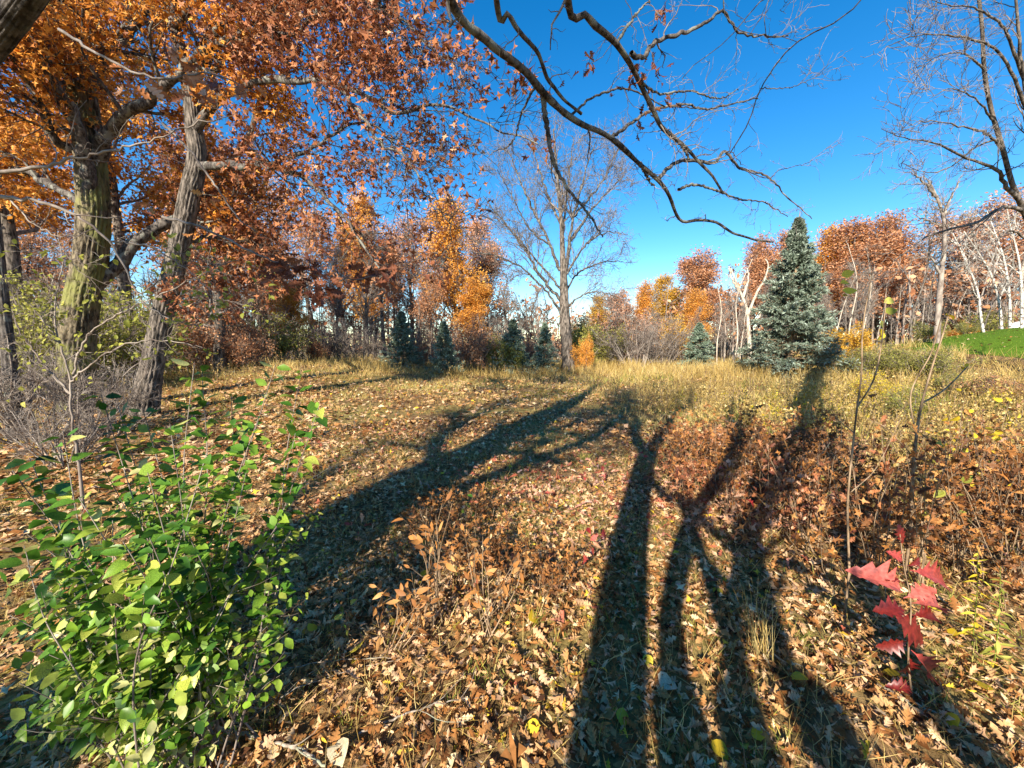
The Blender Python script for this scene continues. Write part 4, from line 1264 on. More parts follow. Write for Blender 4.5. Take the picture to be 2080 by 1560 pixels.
BG = 'shrubs along the meadow edge'
for a in ((1192, 25, 690, 2, 'leaf_bright', 'rusty orange young shrub beside the bare meadow tree trunk', BG, .55),
          (1172, 31, 655, 2, 'leaf_olive', 'yellow-green bush right behind the bare meadow tree', BG, .9),
          (1228, 33, 668, 0, 'leaf_olive', 'olive green bush right of the rusty orange shrub', BG, 1.1),
          (1290, 29, 640, 1, None, 'bare grey thicket directly right of the olive green bush', BG, 1.2),
          (1340, 31, 650, 1, None, 'bare thicket left of the pale blue small spruce', BG, 1.1),
          (1262, 35, 630, 3, 'leaf_pink', 'brownish thicket in front of the low skyline', BG, 1.2),
          (1375, 34, 655, 3, 'leaf_yellow', 'thin yellow-leaved bush touching the pale blue small spruce', BG, .8),
          (1712, 24, 668, 2, 'leaf_yellow', 'mustard yellow bush right of the large spruce', BG, 1.0),
          (1735, 19, 715, 3, 'leaf_olive', 'low dark bush at the right foot of the large spruce', BG, 1.6),
          (1790, 19, 708, 3, 'leaf_olive', 'low dark bush below the leaning yellow sapling leaves', BG, 1.6),
          (1850, 18, 712, 0, 'leaf_olive', 'low dark green bush left of the lawn', BG, 1.6),
          (1902, 17, 715, 3, 'leaf_olive', 'low straggly bush touching the lawn edge', BG, 1.5),
          (1880, 25, 655, 0, 'leaf_olive', 'green-brown bush at the foot of the pale leaning trunk', BG, 1.2),
          (1960, 27, 655, 0, 'leaf_olive', 'green-brown bush under the white birches', BG, 1.3),
          (2040, 31, 632, 0, 'leaf_olive', 'green-brown bush behind the white tank', BG, 1.3),
          (1940, 31, 668, 2, 'leaf_bright', 'low red-orange bush along the far lawn edge', BG, 1.6),
          (1990, 26, 672, 2, 'leaf_bright', 'low orange bush behind the lawn crest', BG, 1.8),
          (1775, 12, 765, 3, 'leaf_gold', 'small yellow-leaved bush in the dry grass right of the large spruce', BG, 1.0),
          (1850, 10, 790, 3, 'leaf_lime', 'low yellowing bush in the weeds below the small yellow-leaved bush', BG, 1.0),
          (2040, 12, 770, 3, 'leaf_russet', 'low brown weedy bush below the lawn at the right edge', BG, 2.0),
          (1960, 13, 765, 0, 'leaf_olive', 'low green weedy bush below the lawn', BG, 2.0),
          (60, 8, 690, 1, None, 'grey twiggy bush in front of the mossy oak foot', BG, 1.2),
          (210, 8.5, 720, 1, None, 'loose twiggy bush between the feet of the big oaks', BG, 1.0),
          (100, 6.5, 800, 1, None, 'low twiggy bush left of the understory tree', BG, 1.2),
          (985, 27, 640, 1, None, 'dark bare brush between the second and third small spruces', BG, 1.2),
          (945, 26, 665, 3, 'leaf_russet', 'dark brushy shrub right of the second small spruce', BG, 1.2),
          (1015, 25, 690, 2, 'leaf_olive', 'yellow-green leafy bush under the loose pale spruce', BG, .9),
          (1060, 28, 690, 3, 'leaf_russet', 'brown brush between the two pale spruces', BG, 1.2),
          (860, 27, 690, 3, 'leaf_russet', 'brown brush between the two leftmost small spruces', BG, 1.2),
          (740, 30, 650, 1, None, 'grey bare brush left of the leftmost small spruce', BG, 1.4),
          (660, 29, 655, 1, None, 'grey bare brush below the hanging dark oak sprig', BG, 1.4),
          (560, 25, 650, 0, 'leaf_olive', 'olive bush right of the grey leaning oak', BG, 1.2),
          (640, 27, 690, 2, 'leaf_russet', 'small russet bush in the grass at the left meadow edge', BG, .8),
          (500, 22, 670, 3, 'leaf_russet', 'reddish brown bush directly right of the grey oak trunk', BG, 1.2),
          (440, 22, 640, 3, 'leaf_russet', 'thin russet bush behind the grey oak trunk', BG, 1.1),
          (240, 17, 620, 3, 'leaf_lime', 'thin yellow-green bush between the two big oaks', BG, 1.2),
          (80, 14, 600, 3, 'leaf_olive', 'thin olive bush left of the mossy oak trunk', BG, 1.0),
          (20, 17, 560, 1, None, 'grey thicket at the left edge behind the bushes', BG, 1.2),
          (210, 22, 560, 1, None, 'grey thicket deep between the two big oaks', BG, 1.4),
          (400, 24, 600, 1, None, 'grey thicket seen right of the leaning oak trunk', BG, 1.4)):
    bush(*a)

# ------------------------------------------------------------------ white tank behind the lawn crest
tb = MB()
prof = np.array([(0, 0), (.12, .25), (.3, .42), (.55, .52), (.9, .55), (2.1, .55), (2.45, .52), (2.7, .42), (2.88, .25), (3.0, 0)])
Q = spline(np.stack([prof[:, 0] - 1.5, np.zeros(len(prof)), np.zeros(len(prof)), prof[:, 1]], 1), 40)
tubes(tb, Q[None, :, :3], np.maximum(Q[None, :, 3], .002), 28)
b0 = np.array([35.3, 27.0, float(ground(35.3, 27.0))])
e = thing('storage_tank', 'rounded white tank half hidden behind the green lawn crest', 'tank', tuple(b0))
o = link('tank_body', tb.mesh('tank_body', plain('white_paint', (.8, .8, .78), .35, .5)), e)
o.location = (0, 0, .28)
for sx in (-.8, .8):
    fb = MB()
    fb.add([(sx - .1, -.4, -.3), (sx + .1, -.4, -.3), (sx + .1, .4, -.3), (sx - .1, .4, -.3), (sx - .1, -.3, .25), (sx + .1, -.3, .25), (sx + .1, .3, .25), (sx - .1, .3, .25)],
           quads=[(0, 1, 5, 4), (1, 2, 6, 5), (2, 3, 7, 6), (3, 0, 4, 7), (4, 5, 6, 7)])
    link('foot', fb.mesh('foot', plain('grey_steel', (.12, .13, .14), .5, .4), smooth=False), e)

# ------------------------------------------------------------------ fallen leaves, grass and weeds
def scatter(n, r0, r1, half, power=1.0):
    r = r0 + (r1 - r0) * R.uniform(0, 1, n) ** power
    a = np.radians(R.uniform(-half, half, n))
    return r * np.sin(a), r * np.cos(a)


def patch(x, y, s=.35, o=0.0):
    return .5 + .25 * (np.sin(x * s * 1.7 + 1.1 + o) * np.sin(y * s * 1.3 + .4 + o) + np.sin(x * s * .8 - y * s * 1.1 + 2 + o) * .8 + .5 * np.sin(x * s * 3.1 + y * s * 2.3 + o))


def litter_tint(n, x=None, y=None):
    t = np.clip(R.normal(.47, .21, n) + (.24 * (patch(x, y, 1.3, 5.0) - .5) if x is not None else 0), 0, .93)
    k = R.uniform(0, 1, n) < .025
    t[k] = R.uniform(.95, 1, k.sum())
    return t


def off_lawn(x, y):
    return ((x - LC[0]) / (LRX * .97)) ** 2 + ((y - LC[1]) / (LRY * .97)) ** 2 > 1


def lay_leaves(mb, x, y, T, size, lift, tilt):
    n = len(x)
    pos = np.stack([x, y, ground(x, y) + R.uniform(.003, lift, n)], 1)
    a = R.uniform(0, 6.283, n)
    d = np.stack([np.cos(a), np.sin(a), R.normal(0, .2, n)], 1)
    nr = unit(np.stack([R.normal(0, tilt, n), R.normal(0, tilt, n), np.ones(n)], 1))
    nr[R.uniform(0, 1, n) < .35] *= -1
    place(mb, T, pos, d, nr, R.uniform(size[0], size[1], n) * np.where(R.uniform(0, 1, n) < .15, 1.25, 1), litter_tint(n, x, y))


mb = MB()
x, y = scatter(6200, 1.2, 3.6, 66, .8)
lay_leaves(mb, x, y, OAKM_T, (.032, .08), .055, .8)
x, y = scatter(11000, 2.6, 5.4, 66, .8)
lay_leaves(mb, x, y, DUO, (.035, .085), .055, .8)
x, y = scatter(12000, 1.2, 5.5, 66, .75)
lay_leaves(mb, x, y, TRI + KITE + LAN_T[:1], (.03, .07), .06, .9)
x, y = scatter(2200, .2, 1.6, 180, .6)
lay_leaves(mb, x, y, TRI, (.07, .14), .05, .45)
x, y = scatter(23000, 4.6, 10, 62, .75)
keep = R.uniform(0, 1, len(x)) < .35 + .9 * patch(x, y, .5)
lay_leaves(mb, x[keep], y[keep], DUO, (.06, .12), .06, .7)
x, y = scatter(34000, 8, 26, 62, .62)
keep = (R.uniform(0, 1, len(x)) < np.clip(1.2 - (np.hypot(x, y) - 8) / 20, .1, 1) * np.clip(.3 + .9 * patch(x, y, .35), 0, 1) * np.where(x > 2 + .1 * y, .55, 1)) & off_lawn(x, y)
lay_leaves(mb, x[keep], y[keep], KITE, (.10, .17), .10, .55)
x, y = scatter(9000, 6, 22, 22, .7)                                  # under the left oaks
c, s_ = math.cos(math.radians(47)), math.sin(math.radians(47))
x, y = x * c - y * s_, x * s_ + y * c
lay_leaves(mb, x, y, KITE, (.10, .18), .06, .5)
rr, aa = np.sqrt(R.uniform(0, 1, 1500)), R.uniform(0, 6.283, 1500)
x, y = lawn_xy(rr, aa)
lay_leaves(mb, x, y, KITE, (.12, .2), .1, .5)
link('leaf_litter', mb.mesh('leaf_litter', M['litter']), kind='stuff', label='tan and brown fallen oak leaves covering the ground')

mr_ = MB()
x, y = R.normal(.9, .9, 520), R.normal(5.0, 1.1, 520)
lay_leaves(mr_, x, y, OAKM_T, (.05, .11), .09, .7)
x, y = R.normal(-2.0, 1.6, 420), R.normal(7.0, 1.4, 420)
lay_leaves(mr_, x, y, TRI, (.06, .12), .09, .7)
x, y = R.normal(3.2, 1.2, 420), R.normal(5.5, 1.2, 420)
lay_leaves(mr_, x, y, OAKM_T, (.05, .11), .09, .7)
link('rosy_leaf_litter', mr_.mesh('rosy_leaf_litter', M['leaf_rosy']), kind='stuff', label='reddish and pink oak leaves lying in patches on the litter')

# the largest fallen leaves lie as single pieces
LEAFM = []
for T in OAK_T:
    for tt in (.14, .24, .34, .42, .5, .58, .66, .78):
        m_ = MB()
        m_.add(T[0], quads=T[1], tint=tt)
        LEAFM.append(m_.mesh('leaf', M['litter']))
GOLDM = []
for T in OV_T[:2]:
    for tt in (.3, .6, .9):
        m_ = MB()
        m_.add(T[0] * [1, 1.25, 1], quads=T[1], tint=tt)
        GOLDM.append(m_.mesh('leaf', M['leaf_gold']))


def leaf_obj(parent, me, pos, d, nr, size, base=(0, 0, 0), name='leaf'):
    X, Yv, Z = frames(np.asarray(d, float)[None], np.asarray(nr, float)[None])
    m = Matrix(((X[0][0] * size, Yv[0][0] * size, Z[0][0] * size, pos[0] - base[0]), (X[0][1] * size, Yv[0][1] * size, Z[0][1] * size, pos[1] - base[1]),
                (X[0][2] * size, Yv[0][2] * size, Z[0][2] * size, pos[2] - base[2]), (0, 0, 0, 1)))
    o = link(name, me, parent)
    o.matrix_basis = m
    return o


cnt = 0
while cnt < 290:
    fx, fy = R.uniform(380, 2075), 1130 + 425 * R.uniform(0, 1) ** .6
    p = gp(fx, fy)
    a = R.uniform(0, 6.283)
    me = GOLDM[R.integers(0, len(GOLDM))] if R.uniform() < .05 else LEAFM[R.integers(0, len(LEAFM))]
    leaf_obj(GROUND, me, (p[0], p[1], p[2] + R.uniform(.04, .07)), (math.cos(a), math.sin(a), R.normal(0, .2)),
             (R.normal(0, .55), R.normal(0, .55), R.choice([1, 1, -1])), R.uniform(.06, .11), (0, 0, 0))
    cnt += 1

BLADE = []
for bnd in (.10, .28, .5):
    BLADE.append((np.array([(0, -.5, 0), (0, .5, 0), (.55, -.4, bnd * .35), (.55, .4, bnd * .35), (1 - bnd * .25, -.06, bnd), (1 - bnd * .25, .06, bnd)], float), np.array([[0, 1, 3, 2], [2, 3, 5, 4]])))


FAR_BLADE = [(np.array([(0, -.5, 0), (0, .5, 0), (.6, .42, b_ * .6), (1, -.05, b_)], float), np.array([[0, 1, 2, 3]])) for b_ in (.12, .3, .5)]


def blades(mb, x, y, h, w, tint, lean=.3):
    far = np.hypot(x, y) > 10
    h, w, tint = (np.array(np.broadcast_to(v, len(x))) for v in (h, w, tint))
    for sel, T in ((far, FAR_BLADE), (~far, BLADE)):
        if sel.any():
            _blades(mb, x[sel], y[sel], h[sel], w[sel], tint[sel], lean, T)


def _blades(mb, x, y, h, w, tint, lean, BLADE):
    n = len(x)
    pos = np.stack([x, y, ground(x, y) - .01], 1)
    d = unit(np.stack([R.normal(0, lean, n), R.normal(0, lean, n), np.ones(n)], 1))
    nr = R.normal(0, 1, (n, 3))
    nr[:, 2] *= .2
    X, Yv, Z = frames(d, nr)
    which = R.integers(0, len(BLADE), n)
    h, w, tint = (np.broadcast_to(v, n) for v in (h, w, tint))
    for k, (V, q) in enumerate(BLADE):
        s = np.where(which == k)[0]
        W = pos[s][:, None, :] + X[s][:, None, :] * (V[None, :, 0:1] * h[s][:, None, None]) + Yv[s][:, None, :] * (V[None, :, 1:2] * w[s][:, None, None]) + Z[s][:, None, :] * (V[None, :, 2:3] * h[s][:, None, None])
        mb.add(W.reshape(-1, 3), quads=(q[None] + (np.arange(len(s)) * len(V))[:, None, None]).reshape(-1, 4), tint=np.repeat(tint[s], len(V)))


def clumped(n, per, r0, r1, half, power, sig):
    cx, cy = scatter(n, r0, r1, half, power)
    x = np.repeat(cx, per) + R.normal(0, sig, n * per)
    y = np.repeat(cy, per) + R.normal(0, sig, n * per)
    return x, y


mb, mg = MB(), MB()
x, y = clumped(4900, 13, 5.5, 36, 58, .8, .13)
k = off_lawn(x, y) & (np.hypot(x, y) > 4)
x, y = x[k], y[k]
r_ = np.hypot(x, y)
right = sstep(1, 6, x - .05 * y)
hh = (.07 + .16 * sstep(7, 17, r_) + .28 * sstep(18, 27, r_) * (.45 + patch(x, y, .3)) + .30 * right * sstep(6, 11, r_)) * R.uniform(.4, 1.15, len(x))
ww = (.0045 + .00055 * r_) * R.uniform(.7, 1.3, len(x))
tt = np.clip(.35 + .5 * patch(x, y, .5, 3.0) + R.normal(0, .22, len(x)), 0, 1)
blades(mb, x, y, hh, ww, tt, .42)
gr = (patch(x, y, .45, 2.0) > .55) & (r_ < 22) & (R.uniform(0, 1, len(x)) < .45)
blades(mg, x[gr], y[gr], hh[gr] * .8, ww[gr] * 1.2, np.clip(R.normal(.55, .2, gr.sum()), 0, 1), .5)
x, y = clumped(240, 22, 1.7, 7, 60, .8, .05)
blades(mg, x, y, R.uniform(.04, .16, len(x)), .004, np.clip(R.normal(.68, .22, len(x)), 0, 1), .6)
x, y = clumped(620, 16, 1.5, 8, 62, .8, .1)
blades(mb, x, y, R.uniform(.06, .26, len(x)), .0035, np.clip(R.normal(.6, .2, len(x)), 0, 1), .7)
# taller fringe where the meadow meets the woods
x, y = clumped(1100, 14, 21, 36, 48, 1.0, .22)
k = off_lawn(x, y) & (y > 20 + 2 * np.sin(x * .4))
x, y = x[k], y[k]
blades(mb, x, y, R.uniform(.3, .85, len(x)) * (.7 + .5 * patch(x, y, .25, 1)), R.uniform(.012, .026, len(x)), np.clip(R.normal(.45, .22, len(x)), 0, 1), .3)
link('meadow_grass', mb.mesh('meadow_grass', M['grass_dry']), kind='stuff', label='straw-coloured dry meadow grass')
link('green_grass', mg.mesh('green_grass', M['grass_green']), kind='stuff', label='patches of yellowing green grass between the fallen leaves')

# dead weed stalks with seed heads
mb, ml = MB(), MB()
x1, y1 = scatter(700, 8, 28, 56, .8)
k = off_lawn(x1, y1) & ((x1 > 1 + .12 * y1) | (np.hypot(x1, y1) > 19))
x2, y2 = R.uniform(3.5, 17, 420), R.uniform(4.2, 14, 420)
x, y = np.concatenate([x1[k], x2]), np.concatenate([y1[k], y2])
st = np.stack([x, y, ground(x, y)], 1)
n = len(st)
P = grow(st, unit(np.stack([R.normal(0, .15, n), R.normal(0, .15, n), np.ones(n)], 1)), R.uniform(.35, .95, n), 5, .07, 0)
rd = taper(n, 5, np.full(n, .003) + .0003 * y, np.full(n, .0018) + .0002 * y)
tubes(mb, P, rd, 3)
g = ramify(P, rd, [dict(k=5, t0=.45, len=(.08, .22), seg=1, wob=.2, sides=3, rr=.7, up=.05)], mb, .0018)
pos, d = on_twigs(g[0][0], 5, .3, 1)
place(ml, KITE, pos, unit(d + R.normal(0, .6, d.shape)), R.normal(0, 1, d.shape), R.uniform(.02, .06, len(pos)), np.clip(R.normal(.5, .25, len(pos)), 0, 1))
pos, d = on_twigs(P, 9, .1, .8)
place(ml, KITE, pos, unit(d + R.normal(0, .9, d.shape)), R.normal(0, 1, d.shape), R.uniform(.03, .08, len(pos)), np.clip(R.normal(.55, .25, len(pos)), 0, 1))
w_ = link('dry_weeds', mb.mesh('dry_weeds', M['bark_brown']), kind='stuff', label='dead brown weed stalks standing in the meadow')
link('weed_leaves', ml.mesh('weed_leaves', M['grass_dry']), w_, kind='stuff')


# tangled scrub on the right: brown weeds and dusky red low growth
def scrub(name, label, n, xr, yr, hr, mat, leaf, k, bark, T=KITE, edge=.30):
    mb, ml = MB(), MB()
    x = R.uniform(*xr, n * 3)
    y = R.uniform(*yr, n * 3)
    ok = (patch(x, y, 1.1, len(name)) > R.uniform(.25, .75, n * 3)) & (x > edge * y + .55)
    x, y = x[ok][:n], y[ok][:n]
    n = len(x)
    st = np.stack([x, y, ground(x, y)], 1)
    P = grow(st, unit(np.stack([R.normal(0, .25, n), R.normal(0, .25, n), np.ones(n)], 1)), R.uniform(*hr, n), 4, .14, 0)
    rd = taper(n, 4, np.full(n, .0035), np.full(n, .0015))
    tubes(mb, P, rd, 3)
    g = ramify(P, rd, [dict(k=6, t0=.2, len=(.08, .26), seg=2, wob=.25, sides=3, rr=.6)], mb, .0014)
    pos, d = on_twigs(g[0][0], k, .15, 1)
    place(ml, T, pos, unit(d + R.normal(0, .8, d.shape) + [0, 0, -.3]), R.normal(0, 1, d.shape), R.uniform(*leaf, len(pos)), np.clip(R.normal(.5, .27, len(pos)), 0, 1))
    o = link(name, mb.mesh(name, M[bark]), kind='stuff', label=label)
    link('scrub_leaves', ml.mesh('scrub_leaves', M[mat]), o, kind='stuff')


scrub('brown_scrub', 'tangled brown leafy scrub along the right side', 560, (2.2, 8.0), (2.7, 6.6), (.35, 1.0), 'leaf_brown', (.05, .10), 3, 'bark_brown', DUO)
scrub('dark_brush', 'dense dark brown brush at the right edge', 300, (2.9, 7.5), (2.9, 4.8), (.5, 1.15), 'leaf_dark', (.05, .10), 4, 'bark_dark', DUO)
scrub('dusky_scrub', 'low dusky red and pink leafed growth beside the curved shadow', 330, (1.6, 6.5), (3.6, 7.5), (.15, .5), 'leaf_purple', (.05, .10), 3, 'bark_brown', DUO)
scrub('rosy_scrub', 'low rosy oak leaves among the dusky growth', 120, (1.6, 6.0), (3.6, 8.0), (.12, .35), 'leaf_pink', (.05, .10), 2, 'bark_brown', DUO)
scrub('withered_scrub', 'low orange-brown withered growth in the middle foreground', 90, (-1.0, .5), (2.7, 4.4), (.12, .35), 'leaf_brown', (.04, .08), 3, 'bark_brown', DUO, -9)
scrub('golden_weeds', 'golden leafy weeds in the dry grass at the right', 700, (4.5, 17), (5, 14), (.4, 1.1), 'grass_dry', (.03, .08), 4, 'grass_dry')
scrub('yellow_weeds', 'yellow-green leafy weeds at the right', 220, (5, 17), (6, 13), (.3, .8), 'leaf_gold', (.03, .07), 3, 'grass_green')

# ------------------------------------------------------------------ plants near the camera, leaf by leaf
def leafset(T, mat, tints, sx=1.0):
    out = []
    for V, q in T:
        for tt in tints:
            m_ = MB()
            m_.add(V * [1, sx, 1], quads=q, tint=tt)
            out.append(m_.mesh('leaf', M[mat]))
    return out


OVM = leafset(OV_T, 'leaf_green', (.12, .3, .45, .6, .75, .9))
OVBR = leafset(OV_T, 'leaf_green', (.55, .68, .78, .88, .97))
GOLD = leafset(OV_T[:3], 'leaf_gold', (.3, .55, .8))
LIME = leafset(OV_T[:3], 'leaf_lime', (.3, .6, .9))
BROWN = leafset(OAK_T, 'leaf_brown', (.1, .35, .6, .85))
BLAN = leafset(LAN_T, 'leaf_brown', (.45, .65, .8, .95), 1.6)
REDM = leafset(RED_T, 'leaf_red', (.12, .4, .65, .95))
PINKM = leafset(OAK_T[:3], 'leaf_pink', (.3, .6, .9))
PURP = leafset(OAK_T, 'leaf_purple', (.1, .3, .5, .75))


def pick(s):
    return s[R.integers(0, len(s))]


# green shrub at the left
SB = np.array([-1.50, 1.62, 0.0])
SB[2] = float(ground(SB[0], SB[1]))
shrub = thing('leafy_shrub', 'large green broad-leaved shrub with pale upright stems in the left foreground', 'shrub', tuple(SB))
tips = [(205, 800, 1.9), (290, 830, 2.0), (410, 752, 2.1), (395, 735, 1.9), (612, 752, 2.1), (648, 825, 1.9), (560, 740, 2.2), (128, 880, 1.6), (25, 955, 1.5), (525, 850, 1.9), (600, 880, 2.0), (565, 1065, 1.8), (545, 1130, 1.8),
        (55, 1085, 1.5), (105, 1000, 1.8), (240, 825, 2.1), (345, 860, 1.7), (470, 800, 2.2), (160, 1010, 1.5), (300, 960, 1.5), (420, 920, 1.6), (20, 1250, 1.5), (480, 1180, 1.7), (75, 1190, 1.6), (330, 1020, 1.9), (200, 930, 2.0),
        (100, 1330, 1.5), (430, 1280, 1.7), (500, 960, 1.8), (60, 930, 2.0), (380, 1080, 1.5), (250, 1100, 1.45)]
for _ in range(22):
    tips.append((R.uniform(10, 400), R.uniform(1050, 1420), R.uniform(1.4, 1.9)))
stems = []
for (tx, ty, tY) in tips:
    q = px(tx, ty, tY)
    s0 = SB + np.array([R.normal(0, .11), R.normal(0, .09), -.03])
    m1 = s0 * .6 + q * .4 + np.array([R.normal(0, .06), R.normal(0, .05), .10])
    m2 = m1 * .5 + q * .5 + R.normal(0, .025, 3)
    stems.append((spline([s0, m1, m2, q], 26), np.linspace(.0048, .0016, 26)))
stm = MB()
SPt, SRd = stack(stems)
tubes(stm, SPt, SRd, 6)
side = ramify(SPt, SRd, [dict(k=8, t0=.12, t1=.75, len=(.12, .32), a0=.5, a1=1.2, seg=5, wob=.15, sides=4, rr=.55, up=.03, shrink=.2)], stm, .0014)
link('stem', stm.mesh('stem', M['bark_wood'], SB), shrub)
Lpos, Ldir, Lnr, Lsz = [], [], [], []


def leafy(P, step, t0, size, droop):
    ln = np.linalg.norm(np.diff(P, axis=0), axis=1).sum()
    m = max(2, int(ln * (1 - t0) / step))
    for i in range(m):
        t = t0 + (1 - t0) * (i + .5) / m
        f = t * (len(P) - 1)
        k = min(int(f), len(P) - 2)
        c = P[k] + (P[k + 1] - P[k]) * (f - k)
        tg = unit(P[k + 1] - P[k])
        a = R.uniform(0, 6.28)
        u = unit(np.cross(tg, [math.cos(a), math.sin(a), .2]))
        for sgn in (1, -1):
            if R.uniform() < .12:
                continue
            d = unit(u * sgn + tg * .35 + np.array([0, 0, -droop]) + R.normal(0, .25, 3))
            Lpos.append(c + d * .012)
            Ldir.append(d)
            Lnr.append(unit(np.array([R.normal(0, .45), R.normal(-.25, .45), 1.0])))
            Lsz.append(R.uniform(*size))


for k_, P_ in enumerate(SPt):
    leafy(P_, .036 if k_ < 32 else .05, .34, (.035, .09), .1)
for P_ in side[0][0]:
    leafy(P_, .040, .05, (.022, .066), .25)
Lpos, Ldir, Lnr, Lsz = map(np.array, (Lpos, Ldir, Lnr, Lsz))
d2c = np.linalg.norm(Lpos - [0, 0, HC], axis=1)
order = np.argsort(-(Lsz / d2c))
low = np.clip((1.15 - Lpos[:, 2]) / .9, 0, 1)
for i_ in order[:298]:
    leaf_obj(shrub, pick(OVBR) if R.uniform() < .12 + .65 * low[i_] else pick(OVM), Lpos[i_], Ldir[i_], Lnr[i_], Lsz[i_], SB)
rest = order[298:]
fm = MB()
place(fm, OVS_T, Lpos[rest], Ldir[rest], Lnr[rest], Lsz[rest], np.clip(R.normal(.48, .27, len(rest)) + .28 * low[rest], 0, 1))
link('foliage', fm.mesh('foliage', M['leaf_green'], SB), shrub, kind='stuff')


def plant(name, label, cat, stems_px, leaves, group=None, bark='bark_brown', base=None):
    """stems_px: polylines of (x, y, Y, width px); leaves: (x, y, Y, size, set)"""
    P0 = None
    mb = MB()
    for pts in stems_px:
        pp = np.array([px(a, b, c) for a, b, c, w in pts])
        P = spline(pp, 24)
        rr = np.interp(np.linspace(0, 1, 24), np.linspace(0, 1, len(pts)), [w / F * c * .36 for a, b, c, w in pts])
        tubes(mb, P[None], rr[None], 6)
        if P0 is None:
            P0 = pp[0].copy()
            P0[2] = float(ground(P0[0], P0[1]))
            tubes(mb, np.stack([P0 - [0, 0, .03], (P0 + pp[0]) / 2, pp[0] + [0, 0, .01]])[None], np.full((1, 3), rr[0]), 6)
    e = thing(name, label, cat, tuple(P0), group)
    link('stem', mb.mesh('stem', M[bark], P0), e)
    for L in leaves:
        x, y, Yd, size, st = L[:5]
        d = L[5] if len(L) > 5 else (R.normal(), R.normal(0, .5), R.normal(-.2, .4))
        nr = L[6] if len(L) > 6 else (R.normal(0, .5), -.6, R.uniform(.2, 1))
        leaf_obj(e, pick(st), px(x, y, Yd), d, nr, size, P0)
    return e


for q_, d_, n_, z_ in HANG:
    leaf_obj(NEAR_OAK, pick(PURP), q_, d_, n_, z_, (-.95, -2.0, 0))

# red oak seedling at the right
Yr = 1.95
plant('oak_seedling', 'bright red-leaved oak seedling on a thin stem in the right foreground', 'seedling',
      [[(1856, 1440, Yr, 6), (1845, 1340, Yr, 5), (1850, 1230, Yr, 4.5), (1836, 1150, Yr, 3.5), (1828, 1085, Yr, 2.5)]],
      [(1832, 1110, Yr, 0.115, REDM, (-.1, -.1, 1), (.2, -1, .1)), (1835, 1140, Yr, 0.095, REDM, (-.6, -.2, .5), (.3, -1, .4)), (1842, 1150, Yr, 0.081, REDM, (.8, -.2, .5), (.3, -1, .3)),
       (1848, 1158, Yr, 0.230, REDM, (1, -.15, -.12), (.1, -.75, .65)), (1838, 1200, Yr, 0.257, REDM, (-.8, -.1, .55), (.5, -.7, .5)),
       (1838, 1185, Yr, 0.149, REDM, (-.9, .3, .35), (.2, -.5, .8)), (1850, 1225, Yr, 0.203, REDM, (1, -.1, .1), (0, -.35, 1)),
       (1835, 1215, Yr, 0.162, REDM, (.8, -.2, .5), (.3, -.5, .8)), (1842, 1240, Yr, 0.176, REDM, (-.9, -.25, .3), (-.1, -.6, .8)),
       (1806, 1240, Yr, 0.270, REDM, (.75, -.2, -.55), (.4, -1, .35)), (1850, 1320, Yr, 0.230, REDM, (.65, -.2, -.55), (.3, -1, .35)),
       (1850, 1250, Yr, 0.162, REDM, (.9, -.1, .15), (0, -.6, .8)), (1846, 1300, Yr, 0.149, REDM, (-.8, -.1, -.3), (.3, -.8, .4)),
       (1846, 1330, Yr, 0.135, REDM, (.2, -.1, -1), (.3, -1, .1)), (1856, 1400, Yr, 0.121, REDM, (-1, -.1, .35), (0, -.6, .8)), (1858, 1425, Yr, 0.135, REDM, (1, -.1, -.1), (0, -.4, 1))],
      bark='bark_brown')

# yellow-leaved saplings on thin stems at the right
plant('sapling', 'thin pale sapling stem with a few yellow leaves near its top', 'sapling',
      [[(1725, 1160, 2.6, 7), (1722, 1020, 2.6, 6), (1733, 900, 2.6, 5.5), (1742, 820, 2.6, 5), (1750, 760, 2.6, 4), (1753, 660, 2.6, 3), (1775, 540, 2.6, 2)],
       [(1740, 830, 2.6, 4), (1775, 770, 2.6, 4), (1790, 700, 2.65, 3), (1800, 610, 2.7, 2)],
       [(1736, 880, 2.6, 3), (1700, 850, 2.95, 2), (1680, 820, 2.9, 1.5)],
       [(1728, 1000, 2.6, 3), (1780, 950, 2.7, 2), (1830, 850, 2.75, 2)]],
      [(1708, 560, 2.6, .085, GOLD, (1, 0, .3), (.2, -1, .3)), (1706, 575, 2.6, .07, GOLD, (1, 0, .1), (0, -.8, .6)), (1710, 590, 2.6, .09, GOLD, (1, -.1, -.05), (0, -.8, .5)), (1712, 602, 2.6, .07, GOLD, (1, .2, .2), (0, -.5, 1)),
       (1795, 615, 2.7, .085, LIME, (1, 0, .35), (.2, -1, .5)), (1795, 633, 2.7, .09, LIME, (1, 0, .1), (0, -.9, .5)), (1790, 650, 2.7, .06, LIME, (.3, 0, -1), (.2, -1, .1)),
       (1785, 668, 2.7, .075, GOLD, (.5, 0, -.6), (.2, -1, .3)), (1795, 675, 2.7, .06, GOLD, (-.3, 0, -.8), (.1, -1, .3)), (1775, 690, 2.7, .04, BLAN),
       (1733, 790, 2.6, .05, BROWN), (1742, 800, 2.6, .05, BROWN), (1770, 812, 2.6, .05, BROWN), (1715, 850, 2.6, .045, BROWN), (1785, 800, 2.6, .05, BROWN), (1752, 815, 2.6, .05, BROWN), (1700, 905, 2.6, .05, BROWN), (1712, 870, 2.6, .05, BROWN)], bark='bark_brown')
